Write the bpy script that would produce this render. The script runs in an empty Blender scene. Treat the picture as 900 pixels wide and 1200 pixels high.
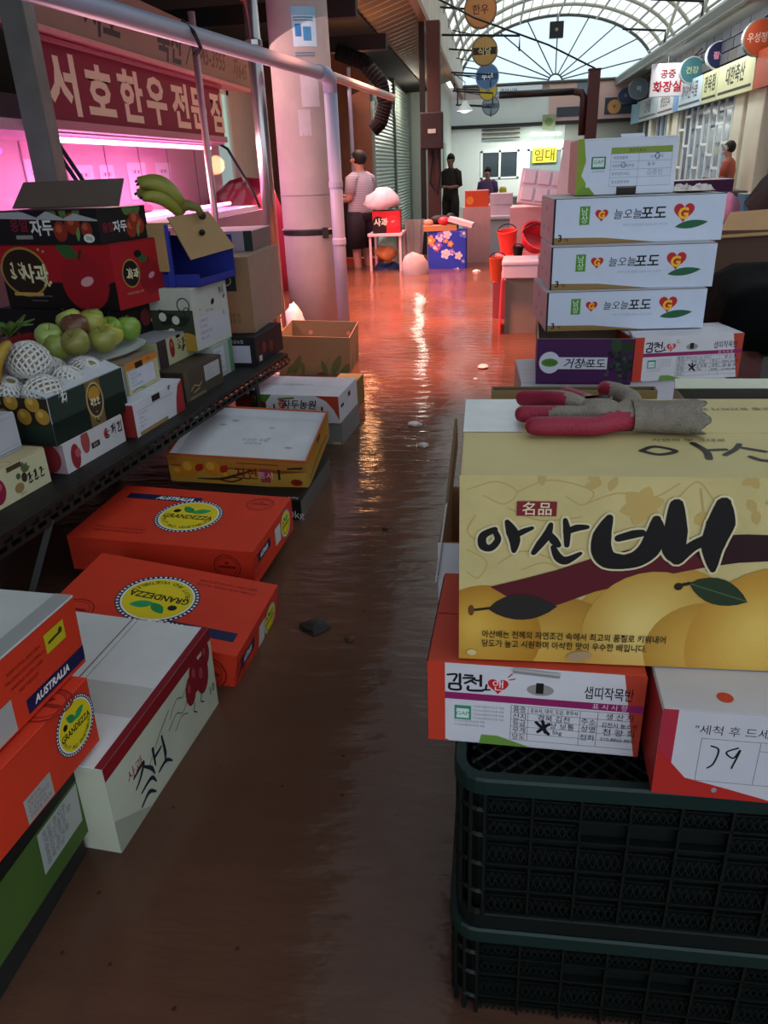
import bpy, math, random
import numpy as np
from mathutils import Vector, Matrix

PI = math.pi
rnd = random.Random(7)
sc = bpy.context.scene
C = sc.collection

# ------------------------------------------------------------------ camera
HC = 1.32                                   # lens height above the flood water (z = 0)
def _n(v): v = np.array(v, float); return v / np.linalg.norm(v)
_Y = _n((128, -408, 880)); _D = _n((80, (128 * 80 + 880 * 880) / 408.0, 880))
_R = np.stack([np.cross(_Y, -_D), _Y, -_D], 0)
cam_d = bpy.data.cameras.new('camera'); cam = bpy.data.objects.new('camera', cam_d); C.objects.link(cam)
cam_d.sensor_fit = 'VERTICAL'; cam_d.sensor_height = 36; cam_d.lens = 26.4; cam_d.clip_end = 300; cam_d.clip_start = .02
M3 = Matrix([[_R[i][0], -_R[i][1], -_R[i][2]] for i in range(3)])
cam.matrix_world = Matrix.Translation((0, 0, HC)) @ M3.to_4x4()
sc.camera = cam

# ------------------------------------------------------------------ sky, light, exposure
sc.view_settings.view_transform = 'Standard'; sc.view_settings.look = 'None'
sc.view_settings.exposure = 0.0; sc.view_settings.gamma = 1.0; sc.view_settings.use_curve_mapping = False
w = bpy.data.worlds.new('overcast_sky'); sc.world = w; w.use_nodes = True
w.node_tree.nodes['Background'].inputs[0].default_value = (.76, .88, 1.0, 1)
w.node_tree.nodes['Background'].inputs[1].default_value = 1.5
def lamp(name, kind, loc, energy, col, size=.2, rot=(0, 0, 0), size_y=None):
    d = bpy.data.lights.new(name, kind); d.energy = energy; d.color = col
    if kind == 'AREA':
        d.size = size
        if size_y: d.shape = 'RECTANGLE'; d.size_y = size_y
        if 'red' in name: d.spread = math.radians(115)
    elif kind == 'POINT': d.shadow_soft_size = size
    o = bpy.data.objects.new(name, d); o.location = loc; o.rotation_euler = rot; C.objects.link(o); return o
# the butchers' red and pink tubes along the left stalls light the water
lamp('red_stall_light', 'AREA', (-1.75, 8.9, 2.35), 70, (1, .58, .56), 1.2, (0, math.radians(-22), 0), 4.2)
lamp('red_stall_light', 'AREA', (-1.7, 13.4, 2.6), 90, (1, .62, .60), 1.2, (0, math.radians(-22), 0), 4.0)
lamp('pink_case_light', 'AREA', (-2.78, 6.4, 1.55), 34, (1, .46, .84), 3.2, (0, 0, PI / 2), .12)
lamp('pink_counter_glow', 'AREA', (-2.3, 5.5, 1.42), 45, (1, .50, .52), .3, (0, math.radians(-75), 0), 1.8)
lamp('pink_counter_glow', 'AREA', (-2.55, 9.3, 1.35), 50, (1, .45, .42), .5, (0, math.radians(-62), 0), 2.2)
for _y, _e in ((5.9, 1600), (7.9, 2150), (9.9, 1500)):           # added red spots without fixtures, put overhead to redden the far water
    _l = lamp('red_spot_lamp', 'SPOT', (-.85, _y, 3.05), _e, (1, .30, .17)); _l.data.spot_size = math.radians(64); _l.data.spot_blend = .8; _l.data.shadow_soft_size = .2
lamp('shop_tube_light', 'AREA', (3.75, 19.0, 3.3), 90, (.95, .98, 1), .3, (0, math.radians(-40), 0), 9.0)
lamp('white_shop_light', 'AREA', (1.4, 26.6, 2.5), 120, (.95, 1, .92), 2.4, (0, 0, 0), .4)
lamp('white_shop_light', 'POINT', (-1.75, 19.5, 2.6), 30, (1, .93, .8), .12)
lamp('warm_soffit_light', 'POINT', (-1.9, 11.4, 2.5), 22, (1, .45, .2), .12)

# ------------------------------------------------------------------ materials
def lin(h):
    if isinstance(h, str):
        h = h.lstrip('#'); c = [int(h[i:i + 2], 16) / 255 for i in (0, 2, 4)]
    else: c = h
    return tuple(x / 12.92 if x <= .04045 else ((x + .055) / 1.055) ** 2.4 for x in c)
MATS = {}
def mat(hexc, rough=.6, var=.06, scale=18., metal=0., bump=0., bscale=60., name=None, spec=.4, trans=0., alpha=1., emit=0., sheen=0., coat=0.):
    key = (hexc, rough, var, scale, metal, bump, bscale, spec, trans, alpha, emit, coat)
    if key in MATS: return MATS[key]
    m = bpy.data.materials.new(name or 'surface_' + str(hexc).strip('#')); m.use_nodes = True
    nt = m.node_tree; b = nt.nodes['Principled BSDF']; c = lin(hexc)
    b.inputs['Roughness'].default_value = rough; b.inputs['Metallic'].default_value = metal
    b.inputs['Specular IOR Level'].default_value = spec
    b.inputs['Transmission Weight'].default_value = trans; b.inputs['Alpha'].default_value = alpha
    b.inputs['Coat Weight'].default_value = coat
    tc = nt.nodes.new('ShaderNodeTexCoord')
    if emit:
        b.inputs['Emission Color'].default_value = (*c, 1); b.inputs['Emission Strength'].default_value = emit
    if var:
        n = nt.nodes.new('ShaderNodeTexNoise'); n.inputs['Scale'].default_value = scale; n.inputs['Detail'].default_value = 5
        nt.links.new(tc.outputs['Object'], n.inputs['Vector'])
        mx = nt.nodes.new('ShaderNodeMix'); mx.data_type = 'RGBA'
        mx.inputs[6].default_value = (*[x * (1 - 2.2 * var) for x in c], 1); mx.inputs[7].default_value = (*[min(1, x * (1 + 1.6 * var)) for x in c], 1)
        nt.links.new(n.outputs['Fac'], mx.inputs[0]); nt.links.new(mx.outputs[2], b.inputs['Base Color'])
    else: b.inputs['Base Color'].default_value = (*c, 1)
    if bump:
        n2 = nt.nodes.new('ShaderNodeTexNoise'); n2.inputs['Scale'].default_value = bscale; n2.inputs['Detail'].default_value = 4
        nt.links.new(tc.outputs['Object'], n2.inputs['Vector'])
        bp = nt.nodes.new('ShaderNodeBump'); bp.inputs['Strength'].default_value = bump; bp.inputs['Distance'].default_value = .01
        nt.links.new(n2.outputs['Fac'], bp.inputs['Height']); nt.links.new(bp.outputs[0], b.inputs['Normal'])
    MATS[key] = m; return m
def card(h, **k): return mat(h, rough=.62, var=.07, scale=9, bump=.05, bscale=120, spec=.3, **k)   # printed cardboard
def ink(h): return mat(h, rough=.55, var=.03, scale=30, spec=.3)
def glow(h, s): return mat(h, var=0, emit=s, rough=.5)

# ------------------------------------------------------------------ mesh builder
class MB:
    def __init__(s): s.v = []; s.f = []; s.m = []; s.mats = []; s.xf = None
    def mi(s, m):
        if m not in s.mats: s.mats.append(m)
        return s.mats.index(m)
    def add(s, vs, fs, m, T=None):
        o = len(s.v); i = s.mi(m)
        if T is None: T = s.xf
        for v in vs:
            v = Vector(v); s.v.append(tuple(T @ v) if T else tuple(v))
        for f in fs: s.f.append([o + k for k in f]); s.m.append(i)
        return s
    def box(s, lo, hi, m, T=None, skip=''):
        x0, y0, z0 = lo; x1, y1, z1 = hi
        vs = [(x0, y0, z0), (x1, y0, z0), (x1, y1, z0), (x0, y1, z0), (x0, y0, z1), (x1, y0, z1), (x1, y1, z1), (x0, y1, z1)]
        F = {'b': (3, 2, 1, 0), 't': (4, 5, 6, 7), 'f': (0, 1, 5, 4), 'r': (1, 2, 6, 5), 'k': (2, 3, 7, 6), 'l': (3, 0, 4, 7)}
        return s.add(vs, [F[k] for k in F if k not in skip], m, T)
    def cbox(s, c, d, m, T=None): return s.box([c[i] - d[i] / 2 for i in range(3)], [c[i] + d[i] / 2 for i in range(3)], m, T)
    def quad(s, a, b, c, d, m): return s.add([a, b, c, d], [(0, 1, 2, 3)], m)
    def panel(s, a, b, c, d, t, m):                      # a thick sheet on four corners
        a, b, c, d = map(Vector, (a, b, c, d)); n = (b - a).cross(d - a).normalized() * t
        return s.add([a, b, c, d, a + n, b + n, c + n, d + n], [(3, 2, 1, 0), (4, 5, 6, 7), (0, 1, 5, 4), (1, 2, 6, 5), (2, 3, 7, 6), (3, 0, 4, 7)], m)
    def tube(s, pts, r, m, n=8, caps=True, flat=1.0, up=None):
        pts = [Vector(p) for p in pts]; k = len(pts); rs = r if isinstance(r, (list, tuple)) else [r] * k
        vs = []; ref = None
        for i, p in enumerate(pts):
            t = (pts[min(i + 1, k - 1)] - pts[max(i - 1, 0)]).normalized()
            if ref is None: ref = Vector(up) if up else (Vector((0, 0, 1)) if abs(t.z) < .9 else Vector((1, 0, 0)))
            a = t.cross(ref)
            if a.length < 1e-6: a = t.orthogonal()
            a.normalize(); b = a.cross(t).normalized(); ref = b
            for j in range(n):
                q = 2 * PI * j / n; vs.append(p + (a * math.cos(q) + b * math.sin(q) * flat) * rs[i])
        fs = [(i * n + j, i * n + (j + 1) % n, (i + 1) * n + (j + 1) % n, (i + 1) * n + j) for i in range(k - 1) for j in range(n)]
        if caps: fs += [tuple(range(n))[::-1], tuple((k - 1) * n + j for j in range(n))]
        return s.add(vs, fs, m)
    def lathe(s, prof, m, n=16, T=None, caps=True, sx=1., sy=1.):
        vs = [(r * math.cos(2 * PI * j / n) * sx, r * math.sin(2 * PI * j / n) * sy, z) for r, z in prof for j in range(n)]
        k = len(prof)
        fs = [(i * n + j, i * n + (j + 1) % n, (i + 1) * n + (j + 1) % n, (i + 1) * n + j) for i in range(k - 1) for j in range(n)]
        if caps: fs += [tuple(range(n))[::-1], tuple((k - 1) * n + j for j in range(n))]
        return s.add(vs, fs, m, T)
    def loft(s, rings, m, caps=True):
        n = len(rings[0]); vs = [p for r in rings for p in r]; k = len(rings)
        fs = [(i * n + j, i * n + (j + 1) % n, (i + 1) * n + (j + 1) % n, (i + 1) * n + j) for i in range(k - 1) for j in range(n)]
        if caps: fs += [tuple(range(n))[::-1], tuple((k - 1) * n + j for j in range(n))]
        return s.add(vs, fs, m)
    def ball(s, c, r, m, n=10, k=6, sc_=(1, 1, 1), T=None):
        pr = [(math.sin(PI * i / k) * r, -math.cos(PI * i / k) * r) for i in range(1, k)]
        vs = [(c[0] + a * math.cos(2 * PI * j / n) * sc_[0], c[1] + a * math.sin(2 * PI * j / n) * sc_[1], c[2] + z * sc_[2]) for a, z in pr for j in range(n)]
        q = len(vs); vs += [(c[0], c[1], c[2] - r * sc_[2]), (c[0], c[1], c[2] + r * sc_[2])]
        fs = [(i * n + j, i * n + (j + 1) % n, (i + 1) * n + (j + 1) % n, (i + 1) * n + j) for i in range(k - 2) for j in range(n)]
        fs += [(q, (j + 1) % n, j) for j in range(n)] + [(q + 1, (k - 2) * n + j, (k - 2) * n + (j + 1) % n) for j in range(n)]
        return s.add(vs, fs, m, T)
    def build(s, name, parent=None, smooth=False, bevel=0., kind=None, label=None, loc=None, sub=0, seg=2):
        me = bpy.data.meshes.new(name); me.from_pydata(s.v, [], s.f)
        for m in s.mats: me.materials.append(m)
        me.polygons.foreach_set('material_index', s.m)
        if smooth: me.polygons.foreach_set('use_smooth', [True] * len(s.f))
        me.update()
        o = bpy.data.objects.new(name, me); C.objects.link(o)
        if parent: o.parent = parent
        if loc: o.location = loc
        if bevel:
            b = o.modifiers.new('bevel', 'BEVEL'); b.width = bevel; b.segments = seg; b.limit_method = 'ANGLE'
        if sub: b = o.modifiers.new('smooth', 'SUBSURF'); b.levels = sub; b.render_levels = sub
        if kind: o['kind'] = kind
        if label: o['label'] = label
        return o

def tag(o, label, cat, group=None):
    o['label'] = label; o['category'] = cat
    if group: o['group'] = group
    return o
def root(name, label=None, cat=None, loc=(0, 0, 0), rot=0., tilt=(0, 0), group=None, kind=None):
    o = bpy.data.objects.new(name, None); C.objects.link(o); o.empty_display_size = .05
    o.rotation_mode = 'XYZ'; o.rotation_euler = (math.radians(tilt[0]), math.radians(tilt[1]), math.radians(rot)); o.location = loc
    if label: tag(o, label, cat, group)
    if kind: o['kind'] = kind
    return o
def copy_thing(o, parent=None):
    c = o.copy(); C.objects.link(c)
    if parent: c.parent = parent
    for ch in list(o.children): copy_thing(ch, c)
    return c

# ------------------------------------------------------------------ flat print on faces
_TX = {}
def text_mesh(t, bold=0., res=2):
    k = (t, bold, res)
    if k not in _TX:
        c = bpy.data.curves.new('lettering', 'FONT'); c.body = t; c.resolution_u = res; c.offset = bold; c.fill_mode = 'FRONT'
        o = bpy.data.objects.new('lettering', c); me = bpy.data.meshes.new_from_object(o)
        vs = [tuple(v.co)[:2] for v in me.vertices]; fs = [tuple(p.vertices) for p in me.polygons]
        bpy.data.objects.remove(o); bpy.data.curves.remove(c); bpy.data.meshes.remove(me)
        if vs:
            x0 = min(v[0] for v in vs); x1 = max(v[0] for v in vs); y0 = min(v[1] for v in vs); y1 = max(v[1] for v in vs)
        else: x0 = x1 = y0 = y1 = 0
        _TX[k] = (vs, fs, x0, x1, y0, y1)
    return _TX[k]
class Face:
    """print on a flat face: origin O, unit axes U (right) and V (up), size W x H; coordinates are fractions of W and H"""
    def __init__(s, O, U, V, W, H, lift=.0006):
        s.O, s.U, s.V = Vector(O), Vector(U), Vector(V); s.N = s.U.cross(s.V); s.W, s.H = W, H; s.mb = MB(); s.lift = lift; s.k = 0
        s.flip = False; s.doclip = True
    def p(s, u, v, off): 
        if s.flip: u, v = s.W - u, s.H - v
        return s.O + s.U * u + s.V * v + s.N * off
    def lay(s, off): 
        s.k += 1
        return s.lift + s.k * .000014 if off is None else off
    def clip(s, pts):
        for ax, lim, sg in ((0, 0, 1), (0, s.W, -1), (1, 0, 1), (1, s.H, -1)):
            out = []; n = len(pts)
            for i in range(n):
                a, b = pts[i], pts[(i + 1) % n]; da, db = sg * (a[ax] - lim), sg * (b[ax] - lim)
                if da >= 0: out.append(a)
                if (da < 0) != (db < 0): t = da / (da - db); out.append((a[0] + (b[0] - a[0]) * t, a[1] + (b[1] - a[1]) * t))
            pts = out
            if len(pts) < 3: return []
        return pts
    def polym(s, pts, m, off=None, faces=None):              # points in metres
        if faces is None and s.doclip:
            pts = s.clip(pts)
            if not pts: return
        o = s.lay(off); s.mb.add([s.p(a, b, o) for a, b in pts], faces or [tuple(range(len(pts)))], m)
    def poly(s, pts, m, off=None): s.polym([(a * s.W, b * s.H) for a, b in pts], m, off)
    def rect(s, u0, v0, u1, v1, m): s.poly([(u0, v0), (u1, v0), (u1, v1), (u0, v1)], m)
    def ell(s, u, v, r, m, asp=1., n=28, a0=0, a1=2 * PI, rot=0.):                      # r in fractions of H
        c, d = math.cos(rot), math.sin(rot); pts = []
        for i in range(n):
            q = a0 + (a1 - a0) * i / (n if a1 - a0 > 6.2 else n - 1); x, y = r * s.H * asp * math.cos(q), r * s.H * math.sin(q)
            pts.append((u * s.W + x * c - y * d, v * s.H + x * d + y * c))
        s.polym(pts, m)
    def orb(s, u, v, r, c0, c1, asp=1., hu=-.25, hv=.25, n=16):     # printed fruit: tones from rim colour c0 to centre colour c1
        a, b = [tuple(int(c[i:i + 2], 16) for i in (1, 3, 5)) for c in (c0, c1)]
        for i in range(n):
            t = i / (n - 1); h = '#%02x%02x%02x' % tuple(round(a[k] + (b[k] - a[k]) * t) for k in range(3)); q = 1 - .86 * t
            s.ell(u + hu * r * t * .8 * s.H / s.W * asp, v + hv * r * t * .8, r * q, ink(h), asp=asp, n=34)
    def ring(s, u, v, r0, r1, m, n=32, asp=1., dash=0):
        o = s.lay(None); vs = []
        for i in range(n + 1):
            q = 2 * PI * i / n
            for r in (r0, r1): vs.append(s.p(u * s.W + r * s.H * asp * math.cos(q), v * s.H + r * s.H * math.sin(q), o))
        s.mb.add(vs, [(2 * i, 2 * i + 1, 2 * i + 3, 2 * i + 2) for i in range(n) if not dash or i % 2], m)
    def line(s, pts, wd, m, taper=None):                      # pts in fractions, width in metres (list allowed)
        P = [Vector((a * s.W, b * s.H)) for a, b in pts]; n = len(P); ws = wd if isinstance(wd, (list, tuple)) else [wd] * n
        o = s.lay(None); vs = []
        for i in range(n):
            t = (P[min(i + 1, n - 1)] - P[max(i - 1, 0)]); t = t.normalized() if t.length else Vector((1, 0)); q = Vector((-t.y, t.x)) * ws[i] / 2
            vs += [s.p(*(P[i] + q), o), s.p(*(P[i] - q), o)]
        s.mb.add(vs, [(2 * i + 1, 2 * i + 3, 2 * i + 2, 2 * i) for i in range(n - 1)], m)
    def brush(s, pts, wd, m, k=6):                            # smooth brush stroke with round ends
        P = [Vector(q) for q in pts]; n = len(P); ws = wd if isinstance(wd, (list, tuple)) else [wd] * n; out = []; ow = []
        for i in range(n - 1):
            a, b, c, d = P[max(i - 1, 0)], P[i], P[i + 1], P[min(i + 2, n - 1)]
            for j in range(k):
                t = j / k; out.append(.5 * ((2 * b) + (c - a) * t + (2 * a - 5 * b + 4 * c - d) * t * t + (3 * b - a - 3 * c + d) * t ** 3)); ow.append(ws[i] * (1 - t) + ws[i + 1] * t)
        out.append(P[-1]); ow.append(ws[-1])
        s.line([tuple(q) for q in out], ow, m)
        for q, ww in ((out[0], ow[0]), (out[-1], ow[-1])): s.ell(q.x, q.y, ww / 2 / s.H, m, n=10)
    def leaf(s, u, v, L, m, ang=0., fat=.34):                  # L in metres
        pts = []
        for i in range(9): t = i / 8; pts.append((t * L, math.sin(PI * t) ** .8 * L * fat * (1 - .25 * t)))
        for i in range(7, 0, -1): t = i / 8; pts.append((t * L, -math.sin(PI * t) ** .8 * L * fat * .8))
        c, d = math.cos(ang), math.sin(ang)
        s.polym([(u * s.W + x * c - y * d, v * s.H + x * d + y * c) for x, y in pts], m)
    def text(s, t, u, v, size, m, al='c', ang=0., bold=0., sx=1., shear=0., res=2, maxw=None):  # size = cap height in fractions of H
        vs, fs, x0, x1, y0, y1 = text_mesh(t, bold, res)
        if not vs: return
        k = size * s.H / .72; kx = k * sx
        if maxw and (x1 - x0) * kx > maxw * s.W: kx = maxw * s.W / (x1 - x0)
        ox = {'c': (x0 + x1) / 2, 'l': x0, 'r': x1}[al]; oy = (y0 + y1) / 2; c, d = math.cos(ang), math.sin(ang); pts = []
        for x, y in vs:
            X, Y = (x - ox) * kx + shear * (y - oy) * k, (y - oy) * k; pts.append((u * s.W + X * c - Y * d, v * s.H + X * d + Y * c))
        s.polym(pts, m, faces=fs)
    def arc_text(s, t, u, v, r, size, m, a_mid, bot=False, step=None):     # lettering round a circle of radius r (fractions of H)
        st = step or size * 1.15 / r; n = len(t)
        for i, ch in enumerate(t):
            if ch == ' ': continue
            q = a_mid + (i - (n - 1) / 2) * st * (1 if bot else -1)
            s.text(ch, u + r * s.H * math.cos(q) / s.W, v + r * math.sin(q), size, m, ang=q + (PI / 2 if bot else -PI / 2), bold=.01)
    def heart(s, u, v, r, m):
        pts = []
        for i in range(26):
            q = 2 * PI * i / 26; x = 16 * math.sin(q) ** 3; y = 13 * math.cos(q) - 5 * math.cos(2 * q) - 2 * math.cos(3 * q) - math.cos(4 * q)
            pts.append((u * s.W + x / 16 * r * s.H, v * s.H + y / 16 * r * s.H))
        s.polym(pts[::-1], m)
    def scrib(s, u0, v0, u1, v1, m, rows=3, size=.05, seed=1, chars='산지등급무게당도품종중량포도경북상주'):     # rows of small illegible characters
        r = random.Random(seed)
        for i in range(rows):
            v = v1 - (i + .5) * (v1 - v0) / rows; n = r.randint(5, 9)
            t = ''.join(r.choice(chars) if r.random() > .2 else ' ' for _ in range(n)).strip()
            s.text(t, u0, v, size, m, 'l', maxw=(u1 - u0))
    def sub(s, u, v, W, H, ang=0.):                            # a rotated patch centred on (u, v), W x H metres, drawn into the same print
        c, d = math.cos(ang), math.sin(ang); U = s.U * c + s.V * d; V = s.V * c - s.U * d
        f = Face(s.O + s.U * u * s.W + s.V * v * s.H - U * W / 2 - V * H / 2, U, V, W, H, s.lift + s.k * .000014); f.mb = s.mb; f.doclip = False; return f
    def done(s, parent, name='print', label=None):
        if s.mb.f: return s.mb.build(name, parent, label=label)

def faces_of(w, d, h):
    return {'f': ((-w / 2, -d / 2, 0), (1, 0, 0), (0, 0, 1), w, h), 'r': ((w / 2, -d / 2, 0), (0, 1, 0), (0, 0, 1), d, h),
            'k': ((w / 2, d / 2, 0), (-1, 0, 0), (0, 0, 1), w, h), 'l': ((-w / 2, d / 2, 0), (0, -1, 0), (0, 0, 1), d, h),
            't': ((-w / 2, -d / 2, h), (1, 0, 0), (0, 1, 0), w, d)}

def carton(name, label, loc, whd, rot=0., tilt=(0, 0), body='#b58b5c', faces=None, top='flaps', topm=None, inner=None, prints=None, group=None,
           seam='x', tape=None, holes='', floor_at=None, cat='box', bulge=.0):
    """closed or open carton; prints = {face letter: function(Face)}"""
    w_, d_, h_ = whd
    R = root(name, label, cat, loc, rot, tilt, group)
    bm = card(body); fm = {k: card(v) for k, v in (faces or {}).items()}; tm = topm and card(topm) or fm.get('t', bm)
    b = MB(); t = .004
    if top == 'open':
        im = card(inner or body); z0 = .004 if floor_at is None else floor_at
        b.box((-w_ / 2, -d_ / 2, 0), (w_ / 2, d_ / 2, z0), bm)
        b.build('base', R)
        # the four walls, each with its own outside colour
        for k, lo, hi in (('f', (-w_ / 2, -d_ / 2, 0), (w_ / 2, -d_ / 2 + t, h_)), ('k', (-w_ / 2, d_ / 2 - t, 0), (w_ / 2, d_ / 2, h_)),
                          ('l', (-w_ / 2, -d_ / 2 + t, 0), (-w_ / 2 + t, d_ / 2 - t, h_)), ('r', (w_ / 2 - t, -d_ / 2 + t, 0), (w_ / 2, d_ / 2 - t, h_))):
            q = MB(); q.box(lo, hi, im, skip=k); q.box(lo, hi, fm.get(k, bm), skip=''.join(c for c in 'btfrkl' if c != k)); q.build('side_wall', R)
        if floor_at is not None:
            q = MB(); q.box((-w_ / 2 + t, -d_ / 2 + t, z0), (w_ / 2 - t, d_ / 2 - t, z0 + .003), im); q.build('lining', R)
    else:
        x, y = w_ / 2, d_ / 2; hb = h_ - .005; e = .003
        vs = [(-x, -y, 0), (x, -y, 0), (x, y, 0), (-x, y, 0), (-x, -y, hb), (x, -y, hb), (x, y, hb), (-x, y, hb)]
        for k, f in (('b', (3, 2, 1, 0)), ('f', (0, 1, 5, 4)), ('r', (1, 2, 6, 5)), ('k', (2, 3, 7, 6)), ('l', (3, 0, 4, 7)), ('t', (4, 5, 6, 7))):
            b.add(vs, [f], fm.get(k, bm) if k != 't' else bm)
        # weld the shared corners so that the bevel works
        o = b.build('body', R)
        if top == 'flaps':
            g = .002
            for sgn in (-1, 1):
                q = MB()
                if seam == 'x': lo, hi = (-x + e * .3, g if sgn > 0 else -y + e * .3, hb), (x - e * .3, y - e * .3 if sgn > 0 else -g, h_)
                else: lo, hi = (g if sgn > 0 else -x + e * .3, -y + e * .3, hb), (x - e * .3 if sgn > 0 else -g, y - e * .3, h_)
                q.box(lo, hi, tm); q.build('flap', R, bevel=.0012, seg=1)
            if tape:
                q = MB(); tw = .024
                if seam == 'x': q.box((-x, -tw, h_), (x, tw, h_ + .0006), card(tape)); q.box((x, -tw, h_ - .05), (x + .0006, tw, h_), card(tape))
                else: q.box((-tw, -y, h_), (tw, y, h_ + .0006), card(tape)); q.box((-tw, -y - .0006, h_ - .05), (tw, -y, h_), card(tape))
                q.build('tape', R)
        else:
            q = MB(); q.box((-x - .001, -y - .001, hb - .0), (x + .001, y + .001, h_), tm); q.build('lid', R, bevel=.0015, seg=1)
    fo = faces_of(w_, d_, h_)
    for k, fn in (prints or {}).items():
        F = Face(*fo[k]); fn(F); F.done(R, 'print')
    for k in holes:                                           # hand holes: a dark slot with a raised paper rim
        F = Face(*fo[k], lift=.0022); u, v = .5, .72
        hh, ww = .013 / F.H, .042 / F.W
        pts = [(u + (ww if math.cos(q) > 0 else -ww) + .012 / F.W * math.cos(q), v + hh * math.sin(q)) for q in [2 * PI * (i + .5) / 14 for i in range(14)]]
        F.poly(pts, ink('#120d0a')); F.done(R, 'hand_hole')
    return R
# ================================================================== THE SETTING
def struct(mb, name, parent=None, **k): return mb.build(name, parent, kind=None if parent else 'structure', **k)
conc = mat('#6d6a66', rough=.9, var=.12, scale=3, bump=.3)
b = MB(); b.box((-7, -4, -.3), (7.5, 30.5, -.2), conc); struct(b, 'floor')

# muddy flood water: real ripples, a silty body and a glossy skin
def water():
    xs = np.concatenate([np.linspace(-6.9, -3, 10)[:-1], np.linspace(-3, 3, 90), np.linspace(3, 7.4, 12)[1:]])
    ys = np.concatenate([np.linspace(-3.8, .4, 8)[:-1], np.geomspace(.4, 30.4, 260)])
    X, Y = np.meshgrid(xs, ys); r = np.random.RandomState(3); Z = np.zeros_like(X)
    for _ in range(26):
        a = r.uniform(0, 2 * PI); L = r.uniform(.35, 1.6); k = 2 * PI / L; A = .0011 * L ** .8
        a = r.normal(PI / 2, .75)
        Z += A * np.sin(k * (X * math.cos(a) + Y * math.sin(a)) + r.uniform(0, 6.3))
    Z *= np.clip((Y - 2.0) / 4.0, .12, 1.0)
    n, m_ = X.shape; v = np.stack([X, Y, Z], -1).reshape(-1, 3)
    f = [(i * m_ + j, i * m_ + j + 1, (i + 1) * m_ + j + 1, (i + 1) * m_ + j) for i in range(n - 1) for j in range(m_ - 1)]
    m = bpy.data.materials.new('muddy_water'); m.use_nodes = True; nt = m.node_tree; p = nt.nodes['Principled BSDF']
    p.inputs['Roughness'].default_value = .12; p.inputs['IOR'].default_value = 1.33; p.inputs['Specular IOR Level'].default_value = .5
    tc = nt.nodes.new('ShaderNodeTexCoord')
    def noise(scale, det, vec=(1, 1, 1)):
        mp = nt.nodes.new('ShaderNodeMapping'); mp.inputs['Scale'].default_value = vec; nt.links.new(tc.outputs['Object'], mp.inputs[0])
        q = nt.nodes.new('ShaderNodeTexNoise'); q.inputs['Scale'].default_value = scale; q.inputs['Detail'].default_value = det; nt.links.new(mp.outputs[0], q.inputs['Vector']); return q
    n1 = noise(1.3, 6); rp = nt.nodes.new('ShaderNodeValToRGB'); nt.links.new(n1.outputs['Fac'], rp.inputs[0])
    rp.color_ramp.elements[0].position = .3; rp.color_ramp.elements[0].color = (.078, .037, .024, 1)
    rp.color_ramp.elements[1].position = .72; rp.color_ramp.elements[1].color = (.140, .062, .039, 1)
    vo = nt.nodes.new('ShaderNodeTexVoronoi'); vo.inputs['Scale'].default_value = 16; vo.inputs['Randomness'].default_value = 1; nt.links.new(tc.outputs['Object'], vo.inputs['Vector'])     # floating specks of dirt
    sp = nt.nodes.new('ShaderNodeValToRGB'); sp.color_ramp.elements[0].position = .05; sp.color_ramp.elements[0].color = (.25, .22, .2, 1); sp.color_ramp.elements[1].position = .09; sp.color_ramp.elements[1].color = (1, 1, 1, 1); nt.links.new(vo.outputs['Distance'], sp.inputs[0])
    ml = nt.nodes.new('ShaderNodeMix'); ml.data_type = 'RGBA'; ml.blend_type = 'MULTIPLY'; ml.inputs[0].default_value = .75; nt.links.new(rp.outputs[0], ml.inputs[6]); nt.links.new(sp.outputs[0], ml.inputs[7]); nt.links.new(ml.outputs[2], p.inputs['Base Color'])
    n2 = noise(4.5, 4, (1, 3.2, 1)); bp = nt.nodes.new('ShaderNodeBump'); bp.inputs['Strength'].default_value = .30; bp.inputs['Distance'].default_value = .02
    nt.links.new(n2.outputs['Fac'], bp.inputs['Height']); nt.links.new(bp.outputs[0], p.inputs['Normal'])
    me = bpy.data.meshes.new('flood_water'); me.from_pydata(v.tolist(), [], f); me.materials.append(m); me.polygons.foreach_set('use_smooth', [True] * len(f))
    o = bpy.data.objects.new('flood_water', me); C.objects.link(o); o['kind'] = 'structure'
water()

# barrel vault of clear sheets on painted steel arches
steel = mat('#a8a496', rough=.5, var=.05); steel_d = mat('#55554f', rough=.5, var=.05); black = mat('#0d0d0e', rough=.5, var=0)
def sheet(name, col, clear):
    m = bpy.data.materials.new(name); m.use_nodes = True; nt = m.node_tree; nt.nodes.remove(nt.nodes['Principled BSDF']); out = nt.nodes['Material Output']
    t = nt.nodes.new('ShaderNodeBsdfTransparent'); t.inputs[0].default_value = (*col, 1); d = nt.nodes.new('ShaderNodeBsdfTranslucent'); d.inputs[0].default_value = (*col, 1)
    x = nt.nodes.new('ShaderNodeMixShader'); x.inputs[0].default_value = 1 - clear; nt.links.new(t.outputs[0], x.inputs[1]); nt.links.new(d.outputs[0], x.inputs[2]); nt.links.new(x.outputs[0], out.inputs[0]); return m
roof_sheet = sheet('ribbed_clear_sheet', (.93, .90, .79), .5); dimming_sheet = sheet('dimming_ribbed_sheet', (.52, .53, .51), .37); gable_sheet = sheet('milky_gable_sheet', (.88, .94, .97), .80)  # the darker near-roof sheet is made up to cut light on the foreground
XC, XR, ZS, ZR = 1.9, 3.05, 3.62, 1.80
def arch(a, ex=0.): return (XC + (XR + ex) * math.cos(a), ZS + (ZR + ex) * math.sin(a))
roof = root('ceiling', kind='structure')
ys = [-3.6 + 1.755 * i for i in range(19)]
NS = 8
pan = None
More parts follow.
